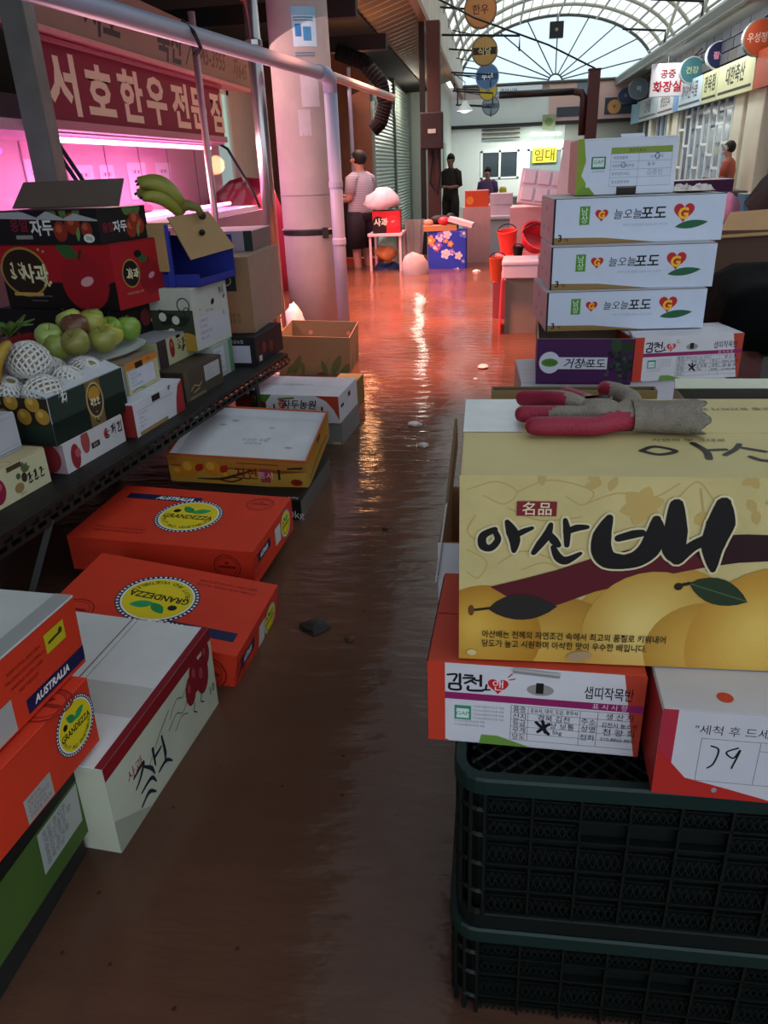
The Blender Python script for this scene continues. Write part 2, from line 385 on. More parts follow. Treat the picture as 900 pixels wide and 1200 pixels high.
for i, y in enumerate(ys[:-1]):
    for s in range(NS):
        key = (s, y < 7)
        if pan is None or key not in pan:
            b = MB(); vs = []
            for q in range(5):
                a = PI * (s + q / 4) / NS; x, z = arch(a, .04); vs += [(x, 0, z), (x, 1.755, z)]
            b.add(vs, [(2 * q, 2 * q + 1, 2 * q + 3, 2 * q + 2) for q in range(4)], dimming_sheet if y < 7 else roof_sheet)
            # corrugation ribs on the sheet
            for q in range(1, 4):
                x, z = arch(PI * (s + q / 4) / NS, .045); b.tube([(x, 0, z), (x, 1.755, z)], .012, steel, 4, False)
            o = b.build('roof_panel', roof); o.location.y = y; pan = pan or {}; pan[key] = o.data
        else:
            o = bpy.data.objects.new('roof_panel', pan[key]); C.objects.link(o); o.parent = roof; o.location.y = y
b = MB(); pts = [(arch(PI * q / 28)[0], 0, arch(PI * q / 28)[1]) for q in range(29)]; b.tube(pts, .05, steel, 6)
rib = b.build('arch_rib', roof); rib.location.y = ys[0]
for y in ys[1:]:
    o = bpy.data.objects.new('arch_rib', rib.data); C.objects.link(o); o.parent = roof; o.location.y = y
for s in range(0, NS + 1):
    x, z = arch(PI * s / NS, -.03); b = MB(); b.tube([(x, ys[0], z), (x, 28, z)], .03, steel, 6); b.build('purlin', roof)
# fan shaped gable light
gab = root('window_1', kind='structure', loc=(XC, 28.0, ZS))
NB = 10
for s in range(NB):
    b = MB(); a0, a1 = PI * s / NB, PI * (s + 1) / NB; vs = [(0, 0, 0)]
    for q in range(5):
        a = a0 + (a1 - a0) * q / 4; vs.append((XR * math.cos(a), 0, ZR * math.sin(a)))
    vs += [(x, .012, z) for x, _, z in vs]
    b.add(vs, [(0, 1, 2, 3, 4, 5), (11, 10, 9, 8, 7, 6), (1, 7, 8, 2), (2, 8, 9, 3), (3, 9, 10, 4), (4, 10, 11, 5)], gable_sheet); b.build('pane', gab)
    if s:
        b = MB(); b.tube([(.2 * math.cos(a0), -.03, .2 * math.sin(a0)), (XR * math.cos(a0), -.03, ZR * math.sin(a0))], .022, steel_d, 6); b.build('glazing_bar', gab)
b = MB(); b.tube([(XR * math.cos(PI * q / 28), -.03, ZR * math.sin(PI * q / 28)) for q in range(29)], .045, steel_d, 6); b.tube([(-XR, -.03, 0), (XR, -.03, 0)], .05, steel_d, 6)
b.tube([(.22 * math.cos(PI * q / 10), -.03, .22 * math.sin(PI * q / 10)) for q in range(11)], .03, steel_d, 6); b.build('frame', gab)
t = root('speaker_box', 'black square loudspeaker box hung before the fan shaped gable window', 'speaker', (1.85, 27.75, 5.0))
b = MB(); b.box((-.21, -.1, -.22), (.21, .1, .22), black); b.build('cabinet', t, bevel=.01); b = MB(); b.ball((0, -.1, 0), .05, mat('#8a8577', var=0), 10, 6, (1, .4, 1)); b.build('cone', t)
b = MB(); b.tube([(0, 0, .22), (0, 0, .62)], .012, steel_d, 5); b.build('hanger', t)

# ---- end wall with the small shop
white_w = mat('#dfe6e4', rough=.7, var=.04, scale=2); pink_w = mat('#d8b3ad', rough=.8, var=.06, scale=1.5); dark_w = mat('#2b2a2a', rough=.8)
end = root('wall_back', kind='structure', loc=(0, 28, 0))
def wb(name, lo, hi, m): b = MB(); b.box(lo, hi, m); return b.build(name, end)
wb('wall_panel', (-1.5, 0, -.2), (-.42, .2, 2.42), white_w); wb('wall_panel', (2.3, 0, -.2), (5.4, .2, 2.42), mat('#8c8f88', rough=.8))
wb('wall_panel', (-.42, 0, -.2), (2.3, .2, .86), white_w); wb('wall_panel', (-.42, 0, 1.72), (2.3, .2, 1.95), white_w); wb('wall_panel', (.86, 0, .86), (1.12, .2, 1.72), white_w)
wb('recess_wall', (-.42, .25, 1.95), (2.3, .3, 2.42), mat('#d9e3dd', rough=.7)); wb('beam', (-1.5, -.12, 2.40), (5.4, .2, 2.50), dark_w)
wb('facade_panel', (-1.5, .05, 2.5), (1.75, .2, 3.25), white_w); wb('facade_panel', (1.75, 0, 2.5), (5.4, .2, 3.62), pink_w); wb('facade_panel', (-1.5, .1, 3.25), (1.75, .2, 3.62), mat('#c9b7b5', rough=.8))
wb('window_band', (2.0, -.02, 2.62), (3.3, .02, 2.9), mat('#3b3f4c', rough=.3)); wb('window_band', (3.5, -.02, 2.62), (4.6, .02, 3.1), mat('#3b4656', rough=.3)); wb('window_band', (2.6, -.02, 3.2), (3.1, .02, 3.62), mat('#6e7f93', rough=.3))
for z in (2.06, 2.2, 2.32): wb('slat', (-.4, .0, z), (.85, .04, z + .05), mat('#5b5348', rough=.7))
wn = root('window_2', kind='structure', loc=(-.42, 28, .86))
b = MB(); fr = mat('#eef2f2', rough=.4, var=.02)
for x in (0, .6, 1.2): b.box((x, -.03, 0), (x + .07, .06, .86), fr)
b.box((0, -.03, 0), (1.27, .06, .05), fr); b.box((0, -.03, .80), (1.27, .06, .86), fr); b.build('window_frame', wn)
for x in (.07, .67): b = MB(); b.box((x, .02, .05), (x + .53, .03, .8), mat('#39444c', rough=.08, var=.05)); b.build('pane', wn)
dr = root('door_1', kind='structure', loc=(1.12, 28, -.2))
b = MB(); b.box((0, -.03, 0), (.08, .06, 1.92), fr); b.box((1.1, -.03, 0), (1.18, .06, 1.92), fr); b.box((0, -.03, 1.86), (1.18, .06, 1.95), fr); b.build('door_frame', dr)
b = MB(); b.box((.08, .02, 0), (1.1, .03, 1.86), mat('#8b9a9c', rough=.1, var=.05)); b.build('pane', dr)
F = Face((1.28, 27.93, 1.3), (1, 0, 0), (0, 0, 1), .78, .44); F.rect(0, 0, 1, 1, ink('#f6f04a')); F.text('임대', .5, .5, .62, ink('#6d5a12'), bold=.02)
tag(F.done(None, 'rent_notice'), 'bright yellow rent notice stuck on the far shop door', 'notice')
F = Face((-.3, 27.9, 3.3), (1, 0, 0), (0, 0, 1), 1.8, .26); F.rect(0, 0, 1, 1, ink('#dfeaf2')); F.rect(0, .05, 1, .5, ink('#7fa9c8')); F.text('중앙시장', .42, .5, .4, ink('#3f6d93'), bold=.02)
tag(F.done(None, 'board_sign'), 'long pale blue signboard under the fan shaped gable window', 'sign')
F = Face((1.55, 27.86, 2.28), (1, 0, 0), (0, 0, 1), .42, .42); F.rect(0, 0, 1, 1, ink('#9aa37e')); F.ell(.5, .5, .3, ink('#6d8a5a')); tag(F.done(None, 'square_sign'), 'small square olive sign hanging from the beam of the end wall', 'sign')
t = root('tube_lamp', 'lit white tube lamp over the far shop door', 'lamp', (1.67, 27.86, 2.10)); b = MB(); b.box((-.5, -.05, .05), (.5, .05, .1), fr); b.build('housing', t); b = MB(); b.tube([(-.48, 0, .02), (.48, 0, .02)], .03, glow('#f4fff2', 9), 8); b.build('tube', t)

# ---- right hand row of shops
rw = root('wall_right', kind='structure', loc=(4.40, 0, 0))
def rb(name, lo, hi, m, bev=0): b = MB(); b.box(lo, hi, m); return b.build(name, rw, bevel=bev)
cream = mat('#e6dfc6', rough=.6, var=.06, scale=3); blk = [mat(h, rough=.9, var=.1, scale=8) for h in ('#44464a', '#505256', '#393b40', '#4a4744')]
rb('upper_wall', (.06, 2, 2.9), (.3, 28, 3.75), mat('#232427', rough=.9))
for r_ in range(4):
    for k in range(26):
        y = 12.6 + .6 * k + (.3 if r_ % 2 else 0)
        if y > 27.4: continue
        b = MB(); g = rnd.uniform(0, .012); b.box((-.0 - g, y, 2.92 + .2 * r_), (.06, y + .57, 3.10 + .2 * r_), rnd.choice(blk)); b.build('block', rw)
rb('lower_wall', (.25, 2, -.2), (.4, 28, 2.9), mat('#5d6468', rough=.8))
for y0, y1 in ((12.0, 12.5), (14.6, 15.5), (15.75, 16.3), (21.0, 21.6), (22.0, 22.2), (24.4, 24.7)): rb('pillar', (-.05, y0, -.2), (.22, y1, 2.4), cream, .02)
for y0, y1, h in ((12.6, 14.5, '#8f9aa3'), (16.4, 20.9, '#7f8ea6'), (22.3, 24.3, '#7ea0c9'), (24.8, 27.6, '#3c444c')):
    rb('pane', (.14, y0, .2), (.16, y1, 2.38), mat(h, rough=.15, var=.1, scale=2))
grm = mat('#f0f4f6', rough=.4, var=.03)
for k in range(9): rb('grille_bar', (-.02, 16.45 + .55 * k, .2), (.02, 16.49 + .55 * k, 2.28), grm)
for k in range(8):
    for z in ((.7, 1.5, 2.1) if k % 3 == 0 else (1.05, 1.85) if k % 3 == 1 else (.45, 1.3)): rb('grille_bar', (-.015, 16.49 + .55 * k, z), (.015, 17.0 + .55 * k, z + .05), grm)
for y in (22.4, 23.0, 23.6, 24.2, 25.4, 26.2): rb('glazing_bar', (.08, y, .2), (.13, y + .08, 2.38), grm)
tr = root('trim_1', kind='structure'); b = MB(); gm = mat('#8b8f8a', rough=.45, var=.05, scale=3)
prof = [(3.80, 3.42), (4.45, 3.50), (4.48, 3.72), (3.9, 3.74), (3.74, 3.60)]
b.loft([[(x, y, z) for x, z in prof] for y in (-3.6, 28)], gm); b.build('gutter', tr)
b = MB(); b.tube([(3.80, -3.6, 3.45), (3.80, 28, 3.45)], .035, gm, 6); b.build('pipe', tr)
for y in (14.2, 17.7, 21.2): b = MB(); b.tube([(3.9, y, 3.72), (3.9, y, 3.98), (2.9, y - .2, 4.04)], .025, black, 5); b.tube([(3.9, y + .1, 3.7), (4.22, y + .2, 4.75)], .04, steel, 5); b.build('bracket', tr)
# the row of sign panels
SP = [(12.9, 15.0, '#b9502f', '', ''), (15.0, 17.3, '#d8d7a6', '대한축산', '#3a3a2a'), (17.3, 18.5, '#c9cb9a', '정육점', '#3a3a2a'), (18.5, 20.7, '#b7cbd3', '가야산식품', '#5d4a4a'), (20.7, 21.2, '#6d94c4', '', ''),
      (21.2, 23.2, '#b9bdbd', '충남상회', '#6a4b4b'), (23.2, 26.0, '#a5b2b8', '건어물', '#5b5560'), (26.0, 27.4, '#86a8bd', '', '')]
for y0, y1, hx, tx, tc_ in SP:
    t = root('sign_panel', {'#b9502f': 'orange red shop sign panel nearest on the row of shops to the right', '#d8d7a6': 'yellowish lit shop sign panel with dark lettering', '#c9cb9a': 'short olive yellow shop sign panel beside the yellowish one',
             '#b7cbd3': 'pale blue shop sign panel above the white window grille', '#6d94c4': 'narrow plain blue sign panel beside the pale blue one', '#b9bdbd': 'pale grey shop sign panel beyond the narrow blue one',
             '#a5b2b8': 'long blue grey shop sign panel under the white square sign', '#86a8bd': 'farthest plain blue shop sign panel beside the end wall'}[hx], 'sign', (4.25, y0, 2.28), group='sign panels over the shops')
    b = MB(); b.box((0, .02, 0), (.1, y1 - y0 - .02, .55), mat(hx, rough=.5, var=.08, scale=2)); b.build('board', t)
    if tx: F = Face((-.002, y1 - y0, 0), (0, -1, 0), (0, 0, 1), y1 - y0, .55); F.text(tx, .5, .62, .42, ink(tc_), bold=.02, maxw=.85); F.rect(.05, .12, .95, .2, ink(tc_)); F.done(t, 'lettering')
    b = MB(); b.box((.1, .2, .4), (.2, .26, .45), steel_d); b.build('bracket', t)
def round_sign(name, label, x, y, z, r, face, rim, txt, tcol, arm, grp, band=None):
    t = root(name, label, 'sign', (x, y, z), group=grp)
    b = MB(); T = Matrix.Rotation(PI / 2, 4, 'X'); b.lathe([(r, -.06), (r, .06)], mat(rim, var=.05, rough=.4), 28, T); b.build('rim', t)
    F = Face((-r, -.062, -r), (1, 0, 0), (0, 0, 1), 2 * r, 2 * r); F.ell(.5, .5, .46, mat(face, rough=.4, var=.1, scale=4), n=28)
    if band: F.rect(.06, .38, .94, .62, ink(band))
    F.text(txt, .5, .5, .2, ink(tcol), bold=.02, maxw=.75); F.done(t, 'print')
    b = MB(); b.tube([(0, 0, .0), (arm, 0, r * .3)], .02, black, 6); b.tube([(0, 0, r - .02), (arm * .9, .0, r + .15)], .012, black, 5); b.build('bracket', t)
LG = 'round signs along the left eave'
round_sign('round_sign', 'nearest round sign, brown orange, at the top of the left eave', -.29, 16.5, 3.90, .30, '#b8773d', '#6b4526', '한우', '#5a3014', -.76, LG)
round_sign('round_sign', 'round tan sign with a dark lettered band, second along the left eave', -.24, 19.5, 3.59, .29, '#b08a4c', '#5f4a2a', '식당', '#c9b98a', -.8, LG, '#2d261d')
round_sign('round_sign', 'round blue and white sign behind the tan one', -.19, 21.6, 3.29, .29, '#4b6f9c', '#7f94ac', '두부', '#e3e8ee', -.86, LG, '#26476f')
round_sign('round_sign', 'round yellow sign behind the blue one', -.18, 23.4, 3.13, .25, '#c7ab3a', '#5b5030', '참', '#463b12', -.86, LG)
round_sign('round_sign', 'farthest round sign, pale with a navy foot, on the left eave', -.11, 25.6, 2.89, .26, '#8e9aa4', '#2c3d5c', '반찬', '#28364f', -.92, LG, '#5f7084')
RG = 'round signs along the right gutter'
round_sign('round_sign', 'large orange red round sign nearest on the right', 4.25, 15.0, 3.02, .27, '#cf5a35', '#8d8a80', '우성정육', '#f0d2bd', .3, RG)
round_sign('round_sign', 'round navy sign with a pink mark, under the right gutter', 4.38, 18.0, 3.10, .25, '#1d2447', '#c2c4c8', '활어', '#d98aa6', .1, RG)
round_sign('round_sign', 'round teal sign beside the white square sign', 4.22, 19.5, 3.0, .26, '#3f7377', '#b4bcb6', '건강', '#b9bd85', .2, RG)
round_sign('round_sign', 'dark round sign beyond the white square sign', 3.92, 24.4, 3.05, .26, '#2e3a46', '#4b565e', '떡', '#7f8b90', .35, RG)
round_sign('round_sign', 'small dark navy round sign next to the small orange one', 3.76, 25.6, 2.97, .21, '#252f4b', '#3b4560', '죽', '#717b9a', .5, RG)
round_sign('round_sign', 'small orange round sign farthest on the right', 3.58, 26.4, 2.75, .2, '#c08a55', '#7a5a39', '빵', '#7a4a20', .7, RG)
t = root('toilet_sign', 'white square sign with red lettering under the right gutter', 'sign', (3.88, 20.3, 2.57)); b = MB(); b.box((-.36, -.05, 0), (.36, .05, .66), mat('#e6dfe2', rough=.4, var=.03)); b.build('box', t, bevel=.01)
F = Face((-.36, -.052, 0), (1, 0, 0), (0, 0, 1), .72, .66); F.text('공중', .5, .68, .2, ink('#8d2430'), bold=.03); F.text('화장실', .5, .3, .26, ink('#b8242f'), bold=.03, maxw=.86); F.done(t, 'lettering'); b = MB(); b.tube([(0, 0, .66), (0, 0, .8)], .02, black, 6); b.tube([(.36, 0, .5), (.52, 0, .5)], .02, black, 6); b.build('hanger', t)

# ---- left eave: fascia, corrugated soffit, awning
le = root('wall_left', kind='structure'); ev = root('trim_2', kind='structure')
def lb(name, lo, hi, m, bev=0): b = MB(); b.box(lo, hi, m); return b.build(name, ev if name == 'beam' else le, bevel=bev)
fas = mat('#c8bdae', rough=.6, var=.12, scale=1.2)
for k in range(8): b = MB(); b.box((-1.08, 9.6 + 2.3 * k + .015, 3.35), (-1.03, 11.9 + 2.3 * k - .015, 4.2), fas); b.build('fascia_panel', ev)
b = MB(); b.box((-1.12, 9.6, 3.27), (-1.01, 28, 3.36), mat('#8f6a55', rough=.6)); b.build('fascia_rail', ev)
b = MB(); sm = mat('#8a7357', rough=.5, metal=.2, var=.12, scale=2)
n = 80
vs = []
for i in range(n + 1): y = 9.5 + 12.5 * i / n; dz = .02 * (i % 2); vs += [(-1.10, y, 3.29 + dz), (-1.72, y, 3.10 + dz)]
b.add(vs, [(2 * i, 2 * i + 1, 2 * i + 3, 2 * i + 2) for i in range(n)], sm); b.build('soffit', ev)
aw = mat('#17120f', rough=.85, var=.15)
b = MB(); b.panel((-1.12, 9.6, 3.36), (-4.2, 9.6, 2.75), (-4.2, -3.5, 2.75), (-1.12, -3.5, 3.36), .04, aw); b.build('awning', ev)
b = MB(); b.panel((-1.70, 22, 3.08), (-4.6, 22, 3.0), (-4.6, 9.6, 3.0), (-1.70, 9.6, 3.08), .06, aw); b.build('awning', ev)
for y in (8.2, 10.4): lb('beam', (-3.6, y, 2.62), (-1.3, y + .14, 2.78), mat('#1d1512', rough=.8))
lb('beam', (-1.28, -3, 3.12), (-1.15, 9.6, 3.26), mat('#2a1f1b', rough=.8))
lb('back_wall', (-4.5, -3.5, -.2), (-4.3, 13, 3.0), mat('#3b3330', rough=.9, var=.1))
lb('stall_wall', (-3.9, 8.9, -.2), (-3.75, 13, 2.6), mat('#dcd3cb', rough=.7, var=.06))
lb('partition', (-4.3, 13, -.2), (-2.2, 13.15, 1.0), mat('#6f5946', rough=.9)); lb('partition', (-4.3, 13.3, -.2), (-1.95, 13.4, 3.0), mat('#6a4530', rough=.8, var=.2, scale=4))
lb('shop_wall', (-2.35, 15.0, -.2), (-2.22, 22, 3.05), mat('#596058', rough=.8)); lb('shop_wall', (-2.3, 22, -.2), (-1.4, 22.15, 3.5), mat('#b9c2b8', rough=.7))
lb('shop_wall', (-1.55, 22.15, -.2), (-1.4, 28, 3.5), mat('#d3d9d0', rough=.7, var=.05)); lb('door_leaf', (-1.4, 23.2, -.2), (-1.36, 24.3, 1.9), mat('#9fb0a4', rough=.5))
for k in range(3): lb('post', (-2.26, 15.0 + 3.4 * k, -.2), (-2.14, 15.14 + 3.4 * k, 3.05), mat('#7c8880', rough=.5))
shm = mat('#a9b8ac', rough=.4, metal=.3, var=.06)
for q, (y0, y1) in enumerate(((15.15, 18.38), (18.55, 21.78))):
    b = MB(); n = 46
    vs = []
    for i in range(n * 2 + 1): z = -.2 + 3.2 * i / (2 * n); x = -2.2 + (.022 if i % 2 else 0); vs += [(x, y0, z), (x, y1, z)]
    b.add(vs, [(2 * i, 2 * i + 1, 2 * i + 3, 2 * i + 2) for i in range(2 * n)], shm); o = b.build('shutter', le); o['kind'] = 'stuff'
wn = root('window_3', kind='structure', loc=(-3.72, 9.2, .9))
b = MB(); 
for y in (0, 1.1, 2.2): b.box((0, y, 0), (.06, y + .1, 1.5), fr)
b.box((0, 0, 0), (.06, 2.3, .08), fr); b.box((0, 0, 1.42), (.06, 2.3, 1.5), fr); b.build('window_frame', wn)
for y in (.1, 1.2): b = MB(); b.box((.02, y, .08), (.03, y + 1.0, 1.42), glow('#a9d8cc', .55)); b.build('pane', wn)
lb('dark_stall', (-3.2, 12.2, -.2), (-2.0, 12.25, .9), mat('#2a2422', rough=.9))

# concrete pillar with its cable strap, poster and papers
cp = root('pillar', 'round grey concrete pillar with posters and a black strap', 'pillar', (-1.66, 7.33, -.2))
b = MB(); b.lathe([(.275, 0), (.272, .9), (.262, 2), (.25, 3.3), (.245, 3.6)], mat('#b3aaa4', rough=.85, var=.14, scale=3.2, bump=.25, bscale=30), 40); b.build('shaft', cp, smooth=True)
def wrap(r, a0, a1, z0, z1, m, name, parent, draw=None):
    b = MB(); n = 14; vs = []
    for i in range(n + 1): a = a0 + (a1 - a0) * i / n; vs += [(r * math.cos(a), r * math.sin(a), z0), (r * math.cos(a), r * math.sin(a), z1)]
    b.add(vs, [(2 * i, 2 * i + 2, 2 * i + 3, 2 * i + 1) for i in range(n)], m); return b.build(name, parent)
A = -PI / 2 + .22
for a0, a1, z0, z1, h, nm in ((A - .2, A + .62, 2.36, 2.74, '#8fc3de', 'poster'), (A - .18, A + .60, 2.46, 2.68, '#bfe0ee', 'poster_panel'), (A + .15, A + .42, 2.50, 2.60, '#3f8fc4', 'poster_panel'), (A - .10, A + .10, 2.53, 2.62, '#2d7fbd', 'poster_panel'),
                          (A - .05, A + .55, 2.02, 2.30, '#cfcdd2', 'paper'), (A - .2, A + .2, 1.80, 2.0, '#c3c0c2', 'paper')):
    r = .2545 + (.0022 if 'panel' in nm else 0) + (.009 if z0 < 2.2 else .002)
    wrap(r, a0, a1, z0, z1, mat(h, rough=.5, var=.05, scale=12), nm, cp)
for k, z in enumerate((2.39, 2.41, 2.64, 2.66)): wrap(.2615, A - .14, A + .5, z, z + .008, ink('#4b7f9d'), 'print', cp)
for z, r in ((1.03, .2745), (1.0, .2745)): pass
b = MB(); b.lathe([(.272, .99), (.284, 1.0), (.284, 1.035), (.272, 1.045)], mat('#1b1a1c', rough=.5), 32, caps=False); b.cbox((.17, -.235, 1.01), (.05, .03, .09), mat('#1b1a1c', rough=.5)); b.build('strap', cp)
b = MB(); b.lathe([(.277, 1.325), (.277, 1.33)], mat('#77706c', rough=.8), 32, caps=False); b.build('seam', cp)
# painted drain pipe with elbow in front of the pillar
pp = mat('#9a9fb6', rough=.45, var=.05, scale=4)
dp = root('drain_pipe', 'blue grey pipe running overhead and elbowing down beside the concrete pillar', 'pipe', (0, 0, 0))
b = MB(); d0, d1 = Vector((-2.35, -.25, 2.02)), Vector((-1.36, 6.62, 2.02)); b.tube([d0, d1], .048, pp, 14); b.build('overhead_run', dp, smooth=True)
b = MB(); b.tube([(-1.36, 6.62, 2.02), (-1.335, 6.80, 2.015), (-1.328, 6.87, 1.98), (-1.328, 6.88, 1.9)], [.056, .058, .06, .056], pp, 14); b.build('elbow', dp, smooth=True)
b = MB(); b.tube([(-1.328, 6.88, 1.9), (-1.328, 6.88, -.2)], .055, pp, 14); b.build('downpipe', dp, smooth=True)
for z in (1.18, .72): b = MB(); b.lathe([(.058, z), (.062, z + .01), (.062, z + .05), (.058, z + .06)], pp, 14, Matrix.Translation((-1.328, 6.88, 0))); b.build('collar', dp)
b = MB(); b.tube([(-1.66, 4.55, 2.075), (-1.6, 4.55, 2.02), (-1.58, 4.57, 1.95), (-1.63, 4.6, 1.92)], .012, black, 6); b.build('cable_tie', dp)
b = MB(); b.tube([(-1.32, 6.95, 2.02), (-1.12, 9.4, 2.03)], .035, mat('#b7a59b', rough=.5), 10); tag(b.build('branch_pipe'), 'thin pale pipe running back from the pipe elbow', 'pipe')
b = MB(); b.tube([(-2.16, 12.7, -.2), (-2.16, 12.7, 2.7)], .03, mat('#8d8fa8', rough=.4), 10); tag(b.build('thin_upright'), 'thin lilac grey upright pipe behind the concrete pillar', 'pipe')
chrome = mat('#b9b3b6', rough=.22, metal=.9, var=.04)
t = root('steel_pole', 'shiny steel pole standing between the red sign and the concrete pillar', 'pole', (-1.685, 6.0, -.2)); b = MB(); b.tube([(0, 0, 0), (0, 0, 3.5)], .052, chrome, 16); b.build('shaft', t, smooth=True); b = MB(); b.lathe([(.054, 2.32), (.06, 2.34), (.06, 2.37), (.054, 2.38)], chrome, 16); b.build('ring', t)
b = MB(); b.tube([(-1.79, 5.05, -.2), (-1.78, 5.05, 2.2)], .022, mat('#c58f96', rough=.3, metal=.6), 12); tag(b.build('thin_pole', smooth=True), 'thin pinkish metal pole in front of the red shop sign', 'pole')
t = root('angle_post', 'grey galvanised angle post at the front edge of the meat counter', 'post', (-2.27, 3.95, -.2)); gv = mat('#7e7b76', rough=.5, metal=.5, var=.2, scale=6)
b = MB(); b.box((-.06, -.006, 0), (.06, .006, 3.0), gv); b.build('front_leaf', t); b = MB(); b.box((.05, 0, 0), (.062, .1, 3.0), gv); b.build('side_leaf', t)
# dark brown steel post with meter boxes under the left eave, and the red brown post in the aisle
t = root('brown_post', 'dark brown square steel post with meter boxes under the left eave', 'post', (-.92, 13.1, -.2)); rb_ = mat('#4a2b25', rough=.6, var=.15)
b = MB(); b.box((-.1, -.1, 0), (.10, .12, 3.47), rb_); b.build('shaft', t, bevel=.01); b = MB(); b.box((-.22, -.02, 0), (-.14, .06, 3.47), mat('#1b1413', rough=.7)); b.build('conduit', t)
b = MB(); b.box((-.20, -.26, 1.76), (.15, -.1, 2.27), mat('#2a1a18', rough=.5)); b.build('meter_box', t, bevel=.02); b = MB(); b.box((-.08, -.275, 1.98), (.04, -.26, 2.04), mat('#b9b5ae', var=0)); b.build('meter_window', t)
b = MB(); b.tube([(-.02, -.13, 1.74), (-.06, -.2, 1.3), (.06, -.22, 1.1), (.1, -.18, 1.4), (.08, -.13, 1.74)], .02, black, 6); b.build('cable', t)
t = root('aisle_post', 'dark red steel post rising behind the stacked grape boxes', 'post', (1.60, 14.4, -.2)); rr = mat('#4b1f1c', rough=.5, var=.12)
b = MB(); b.box((-.09, -.09, 0), (.09, .09, 2.84), rr); b.build('shaft', t, bevel=.008); b = MB(); b.box((-.1, -.1, 2.84), (.1, .1, 2.86), rr); b.build('cap', t)
t = root('black_duct', 'long black duct pipe bending down beside the dark red post', 'pipe', (0, 0, 0)); b = MB(); dk = mat('#221c1c', rough=.4)
b.tube([(.08, 14.6, 2.37), (1.30, 14.5, 2.36)], .055, dk, 12); b.build('run', t, smooth=True); b = MB(); b.tube([(1.30, 14.5, 2.36), (1.42, 14.48, 2.34), (1.46, 14.46, 2.26), (1.46, 14.46, 1.7)], [.058, .062, .06, .055], mat('#3a1d1c', rough=.4), 12); b.build('elbow', t, smooth=True)
b = MB(); b.tube([(-1.06, 11.0, 3.36), (-.3, 12.6, 3.2), (.8, 13.7, 2.95), (1.60, 14.35, 2.66)], .014, black, 6); b.tube([(-1.06, 11.0, 3.36), (-1.1, 9.7, 3.5)], .014, black, 6); tag(b.build('overhead_cable'), 'black cable sagging across the aisle to the dark red post', 'cable')
for q, (x, y, z, L) in enumerate(((-.85, 17.0, 3.62, 1.3), (-.85, 20.2, 3.30, .75), (-.85, 22.6, 3.1, .8), (-.85, 24.6, 2.9, .75))):
    b = MB(); b.tube([(x - .25, y, z), (x + L, y, z - .1), (x + L, y, z - .35)], .022, black, 6); b.tube([(x - .2, y, z), (x - .2, y, max(z + .1, 3.4))], .02, black, 5); tag(b.build('arm_bracket'), ['long black arm bracket hooked out from the eave beside the nearest round sign', 'black hook bracket beside the tan round sign', 'black hook bracket beside the blue round sign', 'farthest black hook bracket on the left eave'][q], 'bracket', 'hook brackets on the left eave')
# black flexible duct under the awning and pendant lamp
b = MB(); n = 60; pts = []; rs = []
key = [Vector(p) for p in ((-1.9, 10.4, 2.62), (-1.58, 10.4, 2.50), (-1.38, 10.4, 2.28), (-1.33, 10.4, 2.04), (-1.40, 10.4, 1.84), (-1.50, 10.4, 1.76))]
for i in range(n):
    t_ = i / (n - 1) * (len(key) - 1); k = min(int(t_), len(key) - 2); f = t_ - k; pts.append(key[k].lerp(key[k + 1], f)); rs.append(.085 + (.006 if i % 2 else 0))
b.tube(pts, rs, mat('#070708', rough=.7, var=.05, spec=.15), 12); tag(b.build('flexible_duct', smooth=False), 'black ribbed flexible duct curling down under the dark awning', 'duct')
t = root('pendant_lamp', 'small white cone pendant lamp, lit, under the left eave', 'lamp', (-.70, 20.5, 2.50)); b = MB(); b.lathe([(.05, .22), (.07, .16), (.2, .0)], mat('#dfe6ea', rough=.3, var=.02), 18, caps=False); b.build('lamp_shade', t, smooth=True)
b = MB(); b.ball((0, 0, .02), .12, glow('#f6ffff', 8), 12, 6, (1, 1, .5)); b.build('bulb', t); b = MB(); b.tube([(0, 0, .22), (0, 0, .6), (-.34, 0, .86)], .01, black, 5); b.build('cord', t)
# ================================================================== THE MEAT COUNTER ON THE LEFT
t = root('shop_sign', 'red shop sign with large cream Korean lettering above the meat counter', 'sign', (-2.62, 4.62, 1.66)); L = 3.35
b = MB(); b.box((-.08, 0, 0), (0, L, .41), mat('#7d1432', rough=.6, var=.08, scale=2, spec=.2)); b.build('board', t)
b = MB(); sil = mat('#b0687a', rough=.4); b.box((-.09, -.02, -.05), (.02, L + .02, 0), sil); b.box((-.09, -.02, .41), (.02, L + .02, .44), sil); b.build('frame', t)
F = Face((0, 0, 0), (0, 1, 0), (0, 0, 1), L, .41)
for ch, u in zip('서호한우전문점', (.105, .25, .395, .53, .68, .81, .955)): F.text(ch, u, .5, .62, ink('#dcc6ac'), bold=.035, sx=1.25)
F.done(t, 'lettering')
t = root('fascia_sign', 'pale brown upper signboard with dark lettering and a phone number', 'sign', (-2.55, 4.5, 2.13), tilt=(0, 8)); L = 4.4
b = MB(); b.box((-.3, 0, 0), (0, L, .34), mat('#9a7a6c', rough=.6, var=.12, scale=1.5)); b.build('board', t)
b = MB(); b.box((-.3, 0, -.03), (.03, L, 0), mat('#d88a8a', rough=.5)); b.build('ledge', t)
F = Face((.001, 0, 0), (0, 1, 0), (0, 0, 1), L, .34); F.text('서호', .22, .5, .6, ink('#2f2c3c'), bold=.03); F.text('축산', .48, .45, .6, ink('#2f2c3c'), bold=.03); F.line([(.555, .1), (.6, .9)], .02, ink('#2f2c3c')); F.text('645-3955', .70, .45, .42, ink('#5a3a35'), bold=.02); F.text('자645', .89, .42, .4, ink('#5a3a35'), bold=.02)
F.done(t, 'lettering')
